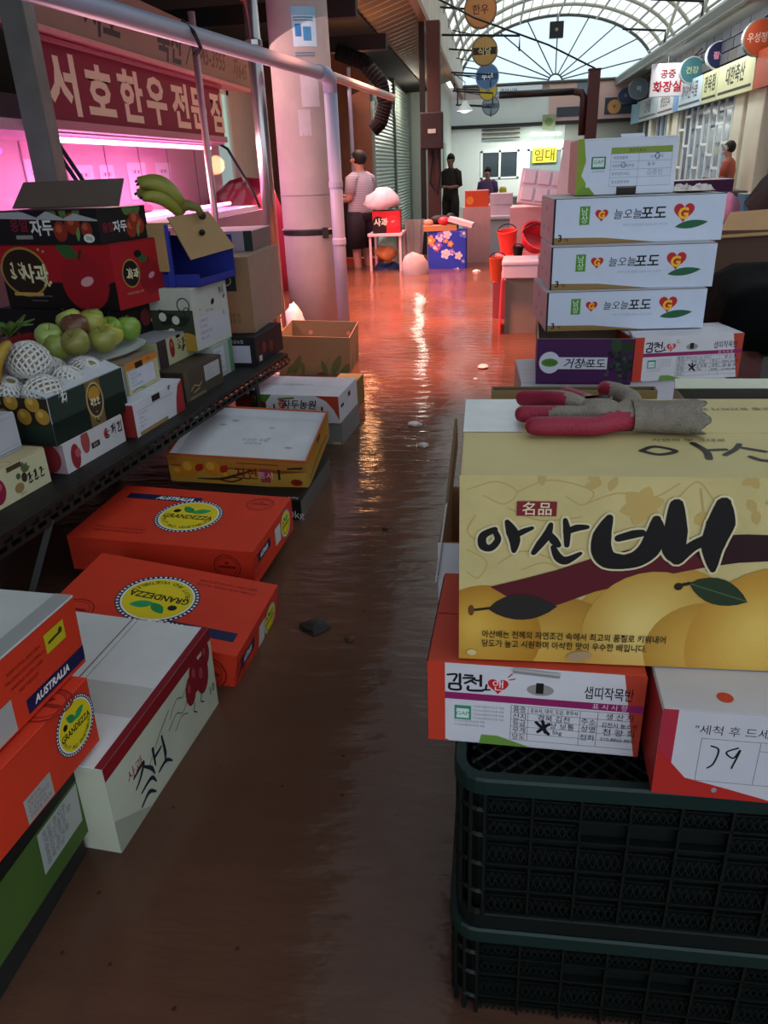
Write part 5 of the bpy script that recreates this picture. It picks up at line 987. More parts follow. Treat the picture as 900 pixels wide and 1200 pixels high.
knit = mat('#8f8578', rough=.95, var=.12, scale=60, bump=.6, bscale=420); rub = mat('#8f1c36', rough=.55, var=.12, scale=25, bump=.3, bscale=260)
gm_.materials.clear(); gm_.materials.append(knit); gm_.materials.append(rub)
for p in gm_.polygons:
    c = p.center; red = c.x < -.075 + .02 * math.sin(c.y * 60) or c.y < -.026 and c.x < .045 or c.z < .012 and c.x < .04 or (c.y > .068 and (c.x < .016 or c.z < .02)) or (c.y > .03 and c.x < -.02 and p.normal.y > .45) or c.y > .10
    p.material_index = 1 if red else 0
o = bpy.data.objects.new('hand', gm_); C.objects.link(o); o.parent = gl_
b = MB(); rings = []
for q in range(13):
    t_ = q / 12; x = .036 + .094 * t_; cy = -.004 - .012 * t_; sc_ = 1.04 - .10 * math.sin(PI * t_) + .05 * math.sin(q * 2.4); ring = []
    for k in range(40):
        a = 2 * PI * k / 40; r = 1 + (.05 if k % 2 else -.03) + .07 * math.sin(3 * a + t_ * 5) * t_; yy = .031 * sc_ * r * math.cos(a); zz = .021 * (1 + .10 * t_) * r * math.sin(a)
        ring.append((x + .006 * math.sin(5 * a) * t_, cy + yy, max(.0015, .022 + zz)))
    rings.append(ring)
# folded back inside so that the mouth of the cuff is open
for q in range(3): rings.append([(p[0] - .012 * (q + 1), (p[1] + .016) * (.86 - .05 * q) - .016, max(.003, (p[2] - .022) * (.8 - .1 * q) + .022)) for p in rings[12]])
b.loft(rings, mat('#857b6e', rough=.95, var=.15, scale=40, bump=.5, bscale=300), caps=False); b.build('knit_cuff', gl_, smooth=True)

# ---- purple grape box, farm box, wide white box, three grape boxes, label box
carton('fruit_box', 'wide white box on the crate under the purple grape box', (.405, 2.50, .5695), (.62, .30, .128), 2, (0, 0), '#c9c6ce', faces={'l': '#a98f8c'})
def pr_purple(F):
    F.ell(.14, .48, .24, ink('#c9c8d4'), asp=.95); F.rect(.15, .34, .74, .60, ink('#c9c8d4')); F.ell(.14, .48, .09, ink('#4f7d2c'), asp=2.0); F.text('거창군', .14, .48, .07, ink('#1d3a14')); F.text('거창', .40, .47, .17, ink('#15121a'), bold=.015, shear=.25); F.text('韓', .52, .45, .09, ink('#4a4658')); F.text('포도', .625, .47, .16, ink('#15121a'), bold=.015)
    r = random.Random(4)
    for i in range(70): u, v = r.gauss(.87, .06), r.gauss(.40, .17); F.ell(min(.98, u), max(.05, min(.8, v - .6 * (u - .87))), .045, ink(r.choice(('#131a17', '#1f2a24', '#2b3a30', '#18142a', '#3c4a40'))), n=10)
    F.leaf(.86, .74, .05, ink('#24361f'), .4, .4); F.leaf(.84, .7, .05, ink('#2c4426'), 1.8, .4)
carton('fruit_box', 'purple grape box in front of the stacked white grape boxes', (.291, 2.472, .6985), (.281, .34, .138), -2.7, (0, 0), '#43174c', faces={'t': '#b9a9a0', 'l': '#4a3038'}, topm='#a9998f', prints={'f': pr_purple}, top='open', inner='#a98f7a')
carton('fruit_box', 'white farm box with magenta stripe beside the purple grape box', (.578, 2.440, .6985), (.33, .17, .134), 10.5, (0, 0), '#cfcbd0', faces={'l': '#b5331f'}, topm='#cfcbd0', prints={'f': pr_gim}, group='white farm boxes with printed tables')
def pr_grape(F):
    F.rect(0, 0, 1, 1, ink('#c4cbdc')); F.poly([(0, .0), (.62, .0), (.5, .05), (.3, .13), (0, .15)], ink('#8a6a3c')); F.rect(0, 0, .012, 1, ink('#14141c')); F.rect(.0, .985, 1, 1, ink('#2a2a34'))
    F.rect(.155, .42, .215, .82, ink('#4a8a2c')); F.text('남', .185, .71, .13, ink('#dfe8d0')); F.text('상', .185, .54, .13, ink('#dfe8d0')); r_ = ink('#b81e26'); y_ = ink('#f0b429')
    F.heart(.285, .63, .15, r_); F.text('G', .285, .62, .15, y_, bold=.04); F.heart(.765, .64, .23, r_); F.leaf(.72, .31, .098, ink('#1d5a38'), .13, .14); F.text('G', .762, .60, .24, y_, bold=.04)
    k = ink('#15141c'); F.text('늘오늘', .44, .63, .17, k, shear=.15, bold=.005); F.text('포도', .59, .64, .23, k, bold=.02, shear=.1); F.text('자연이 키운 달콤한 늘오늘 포도 한 송이', .545, .39, .045, ink('#8a90a4'), maxw=.36); F.text('3', .045, .14, .15, k, bold=.03); F.text('kg', .085, .11, .07, k)
def pr_grape_l(F):
    for u, v in ((.3, .3), (.7, .3), (.5, .75)): F.ell(u, v, .06, ink('#3a2a2c'))
zz = .8375
for q, (x, y, rot, w_, h_) in enumerate(((.398, 2.60, 4.2, .478, .119), (.417, 2.632, 2.2, .486, .127), (.431, 2.70, 2.9, .507, .133))):
    carton('grape_box', ('white grape box with two red hearts, lowest of the stack of three', 'white grape box with two red hearts, middle of the stack of three', 'white grape box with two red hearts, topmost of the three under the label box')[q], (x, y, zz), (w_, .34, h_ - .001), rot, (0, 0), '#c4cbdc', faces={'l': '#b5989c', 'f': '#c4cbdc'}, topm='#b9b4b4', prints={'f': pr_grape, 'l': pr_grape_l}, group='white grape boxes')
    zz += h_
def pr_top(F):
    F.rect(0, 0, .05, 1, ink('#8a9a2a')); F.poly([(0, 0), (.19, 0), (.05, .35), (.09, .6), (.06, 1), (0, 1)], ink('#7c9426')); F.poly([(.0, .0), (.2, .0), (.1, .22)], ink('#6a8a2a')); F.rect(.10, .14, .94, .86, ink('#c4c9d8')); F.rect(.34, .72, .95, .83, ink('#7c8f36')); F.text('원산지표시', .6, .775, .05, ink('#2c3a14')); k = ink('#5a607a')
    F.rect(.145, .46, .29, .68, ink('#2a6a50')); F.rect(.16, .50, .275, .66, ink('#c4d2cc')); F.text('GAP', .217, .59, .07, ink('#2a6a50'), shear=.2); F.text('우수관리인증', .217, .42, .03, ink('#3a4a5a'), maxw=.16)
    for v in (.14, .3, .44, .58, .72): F.line([(.34, v), (.95, v)], .0008, k)
    for u in (.34, .62, .95): F.line([(u, .14), (u, .72)], .0008, k)
    F.scrib(.36, .15, .58, .72, ink('#4a5070'), 4, .045, 91); F.text('산지 상주', .8, .65, .045, ink('#4a5070')); F.text('품 종', .75, .52, .05, ink('#4a5070')); F.text('김종민', .79, .38, .08, ink('#8a8f9c')); F.ring(.805, .66, .06, .045, ink('#15141c'), 16, asp=.7); F.ring(.47, .52, .05, .04, ink('#15141c'), 14)
    F.rect(.42, .0, .62, .14, ink('#1d1611')); F.poly([(.42, .14), (.62, .14), (.60, .11), (.44, .11)], ink('#6a5a44'))
lb_ = carton('label_box', 'white and olive green label box on top of the grape box stack', (.408, 2.77, zz + .002), (.298, .26, .160), .2, (0, 0), '#c9cdd8', faces={'l': '#b08f7e'}, topm='#c9cdd8', prints={'f': pr_top})
b = MB(); b.panel((-.02, -.12, .160), (.05, -.12, .160), (.05, -.10, .168), (-.02, -.10, .168), .003, card('#c9cdd8')); b.build('tab', lb_)
b = MB(); rnd2 = random.Random(5); n_ = 9; vs = [(.22 * i / n_, .22 * j / n_, .006 + .018 * rnd2.random() * (0 < i < n_) * (0 < j < n_)) for i in range(n_ + 1) for j in range(n_ + 1)]
b.add(vs, [(i * (n_ + 1) + j, (i + 1) * (n_ + 1) + j, (i + 1) * (n_ + 1) + j + 1, i * (n_ + 1) + j + 1) for i in range(n_) for j in range(n_)], mat('#c9b9b0', rough=.25, var=.1)); tag(b.build('plastic_wrap', smooth=False, loc=(.565, 2.60, zz)), 'crumpled clear plastic wrap beside the label box on the grape stack', 'wrap'); bpy.data.objects['plastic_wrap'].scale = (.5, .9, 1)

# ---- dark covered goods to the right of the grape stack
b = MB(); rr_ = []
for q, (z, sx, sy) in enumerate(((.0, .33, .20), (.10, .34, .21), (.18, .32, .20), (.225, .25, .16), (.235, .13, .1), (.236, .02, .02))): rr_.append([(sx * max(-1, min(1, 1.35 * math.cos(a))) * (1 + .02 * math.sin(5 * a + q)), sy * max(-1, min(1, 1.35 * math.sin(a))), z + .02 * math.sin(2 * a + q)) for a in [2 * PI * k / 28 for k in range(28)]])
b.loft(rr_, mat('#060607', rough=.85, var=.1, bump=.3, bscale=20, spec=.08)); tag(b.build('black_cover', smooth=True, loc=(1.07, 2.69, .735)), 'black sheet bundled on the grey box beside the grape box stack', 'cover')
carton('label_box', 'grey box with a white label low beside the farm box with magenta stripe', (1.02, 2.62, .56), (.30, .25, .17), -4, (0, 0), '#4a4644', prints={'f': lambda F: (F.rect(.35, .1, 1, .7, ink('#c6c9d4')), F.scrib(.4, .15, .95, .65, ink('#7a7f94'), 3, .08, 3))})
crate_copy('dark green crate under the grey box with a white label', (1.08, 2.66, .2465)); crate_copy('dark green crate in the water under the grey label box', (1.08, 2.66, -.067))
tb = carton('brown_carton', 'large brown carton with a raised tan flap, beyond the black draped goods', (1.66, 4.85, -.2), (.80, .62, 1.14), -8, (0, 0), '#6a4a38', faces={'l': '#7d5340', 'f': '#5d4234'}, top='open', inner='#4a3528')
b = MB(); b.panel((-.40, -.34, 1.10), (.40, -.34, 1.14), (.40, -.02, 1.25), (-.30, -.02, 1.21), .006, card('#b3895a')); b.build('flap', tb)
# ================================================================== FRUIT
ap_prof = [(.0005, -.026), (.008, -.031), (.018, -.029), (.030, -.016), (.0365, .003), (.035, .018), (.026, .0295), (.014, .031), (.005, .026), (.0005, .022)]
def apple(label, loc, hx, s=1., tilt=(0, 0), rot=0):
    t = root('apple', label, 'apple', loc, rot, tilt, 'loose apples on the plate'); b = MB()
    T = Matrix.Scale(s, 4); b.lathe(ap_prof, mat(hx, rough=.35, var=.14, scale=22, coat=.2), 18, T, caps=False); b.build('flesh', t, smooth=True)
    b = MB(); b.tube([(0, 0, .022 * s), (.002, 0, .034 * s), (.005, 0, .042 * s)], .0014, mat('#4a3a1e', var=0), 5); b.build('stem', t)
# white plate
b = MB(); n = 36; rr_ = []
for z, s_ in ((.0, .62), (.004, .7), (.022, .96), (.027, 1.0), (.024, .97), (.010, .70), (.008, .5)): rr_.append([(.155 * s_ * math.cos(2 * PI * k / n) * (1 + .012 * (k % 2) * (s_ > .9)), .25 * s_ * math.sin(2 * PI * k / n) * (1 + .012 * (k % 2) * (s_ > .9)), z) for k in range(n)])
b.loft(rr_, mat('#d3d6d6', rough=.4, var=.03)); pl = tag(b.build('plate', smooth=True, loc=(-1.60, 2.92, .655)), 'white oval foam plate holding the green apples', 'plate'); pl.rotation_euler.z = math.radians(-8)
AP = [(-1.600, 3.015, .700, '#7fa03c', 'green apple at the far tip of the white plate'), (-1.650, 2.955, .708, '#86a83c', 'plump bright green apple, second from the far tip of the plate'), (-1.735, 2.975, .735, '#93b04a', 'pale green apple standing high at the back right of the plate'), (-1.605, 2.885, .704, '#b9b548', 'small yellow green apple at the front rim of the plate'), (-1.675, 2.868, .742, '#a9a84a', 'yellow green apple with a rosy cheek high in the middle of the pile'),
      (-1.575, 2.775, .708, '#97964a', 'big dull green apple at the front, with a brown red blush'), (-1.765, 2.875, .748, '#a6b658', 'pale green apple at the top back of the pile'), (-1.690, 2.785, .745, '#6d4632', 'brownish red apple in the green pile'), (-1.640, 2.70, .715, '#8f8a44', 'olive apple with a deep dimple, next to the netted pears'), (-1.775, 2.735, .725, '#9db060', 'small pale green apple behind the brownish red one'), (-1.72, 2.70, .70, '#8f9a4a', 'green apple low at the near end of the plate')]
for i, (x, y, z, h, lab) in enumerate(AP): apple(lab, (x + .055, y + .06 + (y - 2.86) * .15, z + .03 + (z - .70) * .3), h, 1.5 if i != 3 else 1.3, ((i * 37) % 60 - 20, (i * 53) % 50 - 10), i * 40)
# pears in white foam nets
def netted(label, loc, s, tilt, rot, under='#a08a58'):
    t = root('netted_pear', label, 'pear', loc, rot, tilt, 'pears in white foam nets'); b = MB(); b.ball((0, 0, 0), .0485 * s, mat(under, rough=.5, var=.15), 18, 10, (1, 1, .92)); b.build('flesh', t, smooth=True)
    b = MB(); nm = mat('#d3d0cb', rough=.5, var=.03); R0 = .0515 * s; n, m_ = 18, 11
    P_ = lambda i, j: Vector((R0 * math.sin(th(j)) * math.cos(2 * PI * (i + .5 * (j % 2)) / n), R0 * math.sin(th(j)) * math.sin(2 * PI * (i + .5 * (j % 2)) / n), .93 * R0 * math.cos(th(j))))
    th = lambda j: .28 + (PI - .56) * j / m_
    for j in range(m_):
        for i in range(n):
            for d in ((0, -1) if j % 2 == 0 else (0, 1)): b.tube([P_(i, j), P_(i + d, j + 1)], (.0046) * s, nm, 3, False)
    b.tube([(R0 * .30 * math.cos(2 * PI * k / 14), R0 * .30 * math.sin(2 * PI * k / 14), R0 * .9) for k in range(15)], .005 * s, nm, 5, False); b.build('foam_net', t, smooth=True)
for x, y, z, s, ti, ro, lab in ((-1.497, 2.602, .636, 1.10, (20, 40), 10, 'netted pear at the far end of the dark green tray'), (-1.499, 2.322, .636, 1.10, (-30, 50), 40, 'netted pear at the near edge of the tray above the pear picture'), (-1.497, 2.462, .636, 1.08, (30, 20), 80, 'netted pear in the middle of the tray'), (-1.640, 2.606, .636, 1.02, (60, 10), 30, 'small netted pear showing its brown skin next to the apples'),
                               (-1.640, 2.325, .636, 1.08, (10, 30), 0, 'netted pear heaped behind the bananas'), (-1.575, 2.39, .736, 1.12, (-20, 30), 60, 'big netted pear on top of the heap in the tray'), (-1.645, 2.466, .636, 1.06, (0, 70), 20, 'netted pear at the back of the tray near the red bag')): netted(lab, (x, y, z + .022), s * 1.24, ti, ro)
# bananas
def bananas(label, loc, rot, tilt, n, hx, tip='#6f6a2a', spread=.34, s=1.):
    t = root('banana_bunch', label, 'bananas', loc, rot, tilt); bm_ = mat(hx, rough=.45, var=.12, scale=14); tp = mat(tip, rough=.6); dk_ = mat('#2d2415', rough=.8)
    for i in range(n):
        a = (i - (n - 1) / 2) * spread; row = i % 2; c, d = math.cos(a), math.sin(a); b = MB(); pts = []; rs = []
        for q in range(9):
            u = q / 8; r_ = (.02 + .165 * u) * s; h = (.038 * math.sin(PI * (.1 + .8 * u)) + .055 * u + .040 * row) * s; pts.append((-r_ * c, r_ * d * .8, h)); rs.append(s * (.009 + .018 * math.sin(PI * min(1, .12 + u * .82)) ** .6))
        b.tube(pts, rs, bm_, 6); o = b.build('banana', t, smooth=True)
        b = MB(); b.tube([pts[-1], (pts[-1][0] - .010 * c * s, pts[-1][1] + .008 * d * s, pts[-1][2] - .006 * s)], [.006 * s, .004 * s], dk_, 6); b.build('tip', o)
    b = MB(); b.tube([(-.03 * s, 0, .04 * s), (.01 * s, 0, .05 * s), (.045 * s, 0, .045 * s), (.06 * s, .0, .02 * s)], [.024 * s, .02 * s, .016 * s, .014 * s], tp, 8); b.build('stalk', t, smooth=True)
    b = MB(); b.ball((.062 * s, 0, .02 * s), .016 * s, dk_, 8, 5); b.build('stalk_end', t)
bananas('bunch of greenish yellow bananas on the blue box with cardboard flaps', (-1.415, 3.60, S0 + .745), 14, (8, 12), 7, '#8d8a34', s=1.18, spread=.2)
bananas('small bunch of yellow bananas at the near corner of the pear tray', (-1.615, 2.235, .70), -70, (0, 30), 4, '#a8862c', s=.8)
# red bag with green tops
b = MB(); rr_ = []
for q in range(9):
    t_ = q / 8; r_ = .055 * math.sin(PI * (.08 + .84 * t_)) ** .7; rr_.append([(-1.83 + .30 * (t_ - .5), 2.86 - .05 * t_ + r_ * 1.2 * math.cos(a), .73 + r_ * .8 * math.sin(a) + .006 * math.sin(5 * a + q)) for a in [2 * PI * k / 14 for k in range(14)]])
b.loft(rr_, mat('#7d1a22', rough=.25, var=.15, scale=20, coat=.4)); tag(b.build('red_bag', smooth=True), 'glossy dark red bag of fruit behind the netted pears', 'bag')
b = MB()
for k in range(9): a = k * .7; b.tube([(-1.93, 2.84, .76), (-1.93 + .05 * math.cos(a), 2.86 + .05 * math.sin(a), .80), (-1.93 + .1 * math.cos(a), 2.86 + .09 * math.sin(a), .80 + .012 * (k % 3))], [.012, .016, .006], mat('#56702f', rough=.6, var=.2), 6, flat=.4)
tag(b.build('green_leaves', smooth=True), 'green leafy stalks poking out behind the red bag', 'leaves'); bpy.data.objects['green_leaves'].name = 'leafy_greens'

# ================================================================== GOODS AND PEOPLE FARTHER DOWN THE AISLE
foam = mat('#d9c6d2', rough=.7, var=.04, scale=6, bump=.1)
def simple_box(name, label, loc, whd, hx, rot=0, tilt=(0, 0), cat='box', lid=None, group=None, pr=None): return carton(name, label, loc, whd, rot, tilt, hx, top='lid' if lid else 'flaps', topm=lid, group=group, cat=cat, prints=pr)
simple_box('stone_block', 'tall speckled grey brown carton standing in the water by the aisle', (.262, 6.75, -.2), (.262, .40, .655), '#8f8173', -2.5)
fb = root('foam_box', 'white foam box set on the tall grey brown carton', 'box', (.245, 6.70, .456), -2.5); b = MB(); b.box((-.145, -.21, 0), (.145, .21, .10), foam); b.build('body', fb, bevel=.008); b = MB(); b.box((-.15, -.215, .10), (.15, .215, .135), foam); b.build('lid', fb, bevel=.01)
b = MB(); b.panel((.10, 6.50, .44), (.10, 6.95, .46), (.085, 6.95, -.02), (.09, 6.50, -.02), .01, mat('#c93038', rough=.4, var=.1)); tag(b.build('red_sheet'), 'red plastic sheet hanging beside the tall grey brown carton', 'sheet')
def bucket(label, loc, r, h, hx, tilt=(0, 0), name='bucket', cat='bucket'):
    t = root(name, label, cat, loc, 20, tilt); m = mat(hx, rough=.35, var=.06, scale=6); b = MB(); b.lathe([(r * .74, 0), (r, h), (r * 1.06, h), (r * 1.06, h + .015), (r * .96, h + .015), (r * .70, .01)], m, 22, caps=False); b.lathe([(r * .001, .008), (r * .72, .008)], m, 22, caps=False); b.build('shell', t, smooth=False)
    b = MB(); b.tube([(r * 1.04 * math.cos(a), .0 + .3 * r * math.sin(a), h + .7 * r * math.sin(a)) for a in [PI * k / 12 for k in range(13)]], .006, black, 5); b.build('handle', t)
bucket('orange bucket standing in the water left of the foam box', (.06, 7.35, .33), .08, .19, '#d8502c'); bucket('bright red bucket beyond the foam box', (.185, 8.7, .424), .105, .23, '#e0443a', (6, -8)); bucket('wide red basin tipped on its edge behind the foam box', (.42, 8.35, .555), .17, .12, '#d23040', (48, 10), 'basin', 'basin'); bucket('small black pail between the red bucket and the red basin', (.27, 8.26, .424), .055, .10, '#161416', name='pail', cat='pail')
simple_box('shipping_carton', 'low pink carton in the water under the red bucket and basin', (.40, 8.6, -.2), (.68, .8, .62), '#b56a70', 3)
fz_ = root('chest_cooler', 'long white chest cooler standing in the water across the aisle goods', 'cooler', (.42, 12.75, -.2))
b = MB(); b.box((-.74, -.35, 0), (.85, .35, .74), mat('#c3c6cc', rough=.4, var=.05, scale=2)); b.build('body', fz_, bevel=.02); b = MB(); b.box((-.77, -.38, .74), (.14, .38, .80), mat('#d9cdd4', rough=.4)); b.build('lid', fz_, bevel=.015); b = MB(); b.box((.15, -.38, .74), (.88, .38, .80), mat('#d9cdd4', rough=.4)); b.build('lid', fz_, bevel=.015)
F = Face((-.74, -.352, 0), (1, 0, 0), (0, 0, 1), 1.59, .7); F.heart(.77, .68, .08, ink('#d84a62')); F.text('딸기', .77, .5, .06, ink('#d84a62')); F.rect(.4, .0, .402, 1, ink('#7a7a86')); F.done(fz_, 'print')
simple_box('foam_box', 'lower of two flat pink white foam boxes on the chest cooler', (.13, 12.75, .602), (.36, .4, .15), '#d6b9c6', 2, lid='#dcc4cf', group='flat foam boxes on the cooler'); simple_box('foam_box', 'upper of two flat pink white foam boxes on the chest cooler', (.14, 12.74, .754), (.34, .4, .15), '#d6b9c6', -2, lid='#dcc4cf', group='flat foam boxes on the cooler')
simple_box('fruit_box', 'orange red fruit carton beside the flat foam boxes', (-.23, 12.0, .76), (.34, .3, .22), '#d4502a', 3, lid='#caa59f', pr={'f': lambda F: F.ell(.2, .4, .25, ink('#e88a3a'))}); simple_box('shipping_carton', 'pale pink carton in the water under the orange red fruit carton', (-.23, 12.0, -.2), (.40, .4, .958), '#c99a94', 2)
ft = root('foam_tray', 'big pink white moulded foam tray leaning on the goods behind the grape boxes', 'tray', (.54, 9.38, .875), -6, (-24, 7)); b = MB(); b.box((-.27, 0, 0), (.27, .05, .40), foam); b.build('panel', ft, bevel=.012)
for r_ in range(2):
    for k in range(3): b = MB(); b.box((-.24 + .165 * k, -.022, .03 + .19 * r_), (-.10 + .165 * k, 0, .18 + .19 * r_), foam); b.build('raised_cell', ft, bevel=.012)
simple_box('shipping_carton', 'low pink carton carrying the moulded foam tray', (.60, 9.8, -.2), (.75, .6, 1.05), '#c9a2a4', -4, lid='#d6b9be')
simple_box('fruit_box', 'white carton with a red round mark standing behind the label box', (.84, 8.75, .76), (.36, .3, .74), '#cfc3c4', -14, (0, 6), pr={'f': lambda F: (F.ring(.55, .78, .13, .07, ink('#c23040')), F.ell(.55, .42, .06, ink('#2b2f5a')), F.text('과', .7, .35, .1, ink('#2b2f5a'), bold=.03))}); simple_box('shipping_carton', 'brown carton under the white carton with a red round mark', (1.0, 8.78, -.2), (.40, .5, .958), '#8d6a5a', -8)
simple_box('fruit_box', 'small red carton in the water under the orange bucket', (.09, 7.36, -.2), (.13, .2, .528), '#b5545a', -2)
# cloth covered table with goods
ct = root('cloth_table', 'small table under a bright blue cloth with flower print', 'table', (-.615, 11.3, -.2)); blu = mat('#2038b4', rough=.6, var=.1, scale=5)
b = MB(); b.box((-.265, -.22, .02), (.265, .22, .70), blu); b.build('cloth', ct, bevel=.012)
F = Face((-.265, -.2215, .02), (1, 0, 0), (0, 0, 1), .53, .68); r_ = random.Random(11)
for i in range(24):
    u, v, s_ = r_.uniform(.06, .94), r_.uniform(.05, .95), r_.uniform(.03, .075); hx = r_.choice(('#7d5ac2', '#d8b0a0', '#9a4a8a', '#c2c6e8', '#d8924a', '#5a76d8'))
    for q in range(5): F.ell(u + s_ * .9 * math.cos(q * 1.257) * .68 / .53, v + s_ * .9 * math.sin(q * 1.257), s_ * .55, ink(hx), n=8)
    F.ell(u, v, s_ * .4, ink('#e8d9a0'), n=8)
F.done(ct, 'flower_print')
simple_box('wood_tray', 'flat wooden tray on the blue cloth table', (-.72, 11.25, .502), (.46, .36, .07), '#a87a54', 3, cat='tray', lid='#b58c66'); simple_box('flat_box', 'flat white box tilted on the right edge of the blue cloth table', (-.43, 11.22, .575), (.34, .28, .06), '#d8c9d2', -5, (0, 16), lid='#dccfd6')
b = MB(); b.ball((0, 0, .05), .075, mat('#d02c3a', rough=.35), 14, 8, (1.1, 1, .75)); tag(b.build('red_bag', smooth=True, loc=(-.66, 11.15, .578)), 'small red bag on the wooden tray', 'bag')
b = MB(); b.ball((0, 0, .05), .11, mat('#1d191b', rough=.6), 12, 6, (1.4, .8, .6)); b.ball((.14, .02, .07), .07, mat('#241f22', rough=.6), 10, 6); tag(b.build('dark_bundle', smooth=True, loc=(-.72, 11.36, .58)), 'dark bundle behind the small red bag on the blue cloth table', 'bundle')
b = MB(); b.ball((0, 0, .03), .06, mat('#c98f7a', rough=.6), 10, 6, (1.2, 1, .8)); tag(b.build('paper_bundle', smooth=True, loc=(-.88, 11.2, .576)), 'pinkish wrapped bundle at the left end of the wooden tray', 'bundle')
b = MB(); rr_ = []
for q, (z, s_) in enumerate(((-.2, .15), (.0, .165), (.12, .15), (.22, .11), (.25, .06), (.255, .01))): rr_.append([(1.15 * s_ * math.cos(a) * (1 + .14 * math.sin(3 * a + q)), s_ * math.sin(a), z + .03 * math.sin(2 * a + q)) for a in [2 * PI * k / 18 for k in range(18)]])
b.loft(rr_, mat('#8f8890', rough=.7, var=.1)); tag(b.build('grey_sack', smooth=True, loc=(-1.04, 10.62, 0)), 'pale grey sack standing in the water between the two tables', 'sack')
wt = root('goods_table', 'white topped table with a thin pale leg next to the standing man', 'table', (-1.47, 11.25, -.2)); b = MB(); b.box((-.24, -.3, .66), (.24, .3, .70), mat('#dcb9c4', rough=.5)); b.build('table_top', wt, bevel=.006)
for sx in (-.21, .21):
    for sy in (-.26, .26): b = MB(); b.box((sx - .015, sy - .015, 0), (sx + .015, sy + .015, .66), mat('#e0b5bd', rough=.5)); b.build('leg', wt)
simple_box('apple_box', 'red apple box on the white topped table beside the man', (-1.45, 11.15, .502), (.38, .34, .29), '#b81f2c', 2, lid='#3a1c22', pr={'f': lambda F: (apple_pic(F, .72, .5, .3, '#d0303a', '#e58a8a', False), F.rect(0, 0, .5, .5, ink('#1d1014')), F.ell(.2, .5, .26, ink('#1d1014')), F.text('사과', .3, .5, .26, ink('#e8dccb'), bold=.03))})
def lump(name, label, cat, loc, rings, m, kx=1., seed=0, n=20):
    b = MB(); rr = [[(kx * s_ * math.cos(a) * (1 + .16 * math.sin(3 * a + 1.7 * q + seed) + .06 * math.sin(7 * a + q)), s_ * math.sin(a) * (1 + .14 * math.sin(4 * a + 1.3 * q) + .06 * math.sin(6 * a - q)), z + .03 * math.sin(2 * a + q + seed) * (s_ > .04)) for a in [2 * PI * k / n for k in range(n)]] for q, (z, s_) in enumerate(rings)]
    b.loft(rr, m); return tag(b.build(name, smooth=True, loc=loc), label, cat)
lump('plastic_bundle', 'white plastic wrapped bundle heaped on the red apple box', 'bundle', (-1.50, 11.15, .83), ((0, .17), (.06, .2), (.16, .18), (.23, .1), (.25, .02)), mat('#e3d3dc', rough=.3, var=.06), 1.25, 2)
b = MB(); n_ = 14; vs = [(-.15 + .30 * i / n_ * (1 - .25 * (1 - j / 5)), .03 * math.sin(i * 1.9 + j * .6) + .02 * math.cos(i * .8), .66 * j / 5) for j in range(6) for i in range(n_ + 1)]; vs += [(x, y + .006, z) for x, y, z in vs]; N_ = 6 * (n_ + 1)
b.add(vs, [(j * (n_ + 1) + i, j * (n_ + 1) + i + 1, (j + 1) * (n_ + 1) + i + 1, (j + 1) * (n_ + 1) + i) for j in range(5) for i in range(n_)] + [(N_ + (j + 1) * (n_ + 1) + i, N_ + (j + 1) * (n_ + 1) + i + 1, N_ + j * (n_ + 1) + i + 1, N_ + j * (n_ + 1) + i) for j in range(5) for i in range(n_)], mat('#b9b2aa', rough=.3, var=.06)); tag(b.build('plastic_sheet', smooth=True, loc=(-1.10, 11.5, -.02)), 'cloudy plastic sheet hanging down at the right of the red apple box', 'sheet')
lump('orange_ball', 'orange round bundle under the white topped table', 'bundle', (-1.5, 11.2, .12), ((.0, .07), (.05, .11), (.12, .11), (.17, .06), (.18, .01)), mat('#c97a45', rough=.5), 1.3); lump('blue_bag', 'dark blue bag in the water under the white topped table', 'bag', (-1.5, 11.3, -.12), ((0, .16), (.1, .18), (.19, .1), (.2, .02)), mat('#1a2a5a', rough=.5), 1.1)
b = MB(); b.box((-.3, -.1, 0), (.3, .1, .28), mat('#a8341f', rough=.6)); tag(b.build('red_crate', loc=(-1.95, 12.03, -.2)), 'red crate in the water behind the legs of the standing man', 'crate')
lump('white_bag', 'white and blue bag on the goods left of the standing man', 'bag', (-2.40, 11.95, .625), ((0, .10), (.12, .14), (.3, .13), (.42, .07), (.44, .02)), mat('#c9cfdc', rough=.4), 1.0, 4); simple_box('shipping_carton', 'pinkish carton in the water left of the standing man', (-2.42, 11.95, -.2), (.36, .34, .80), '#a98a86', 0)

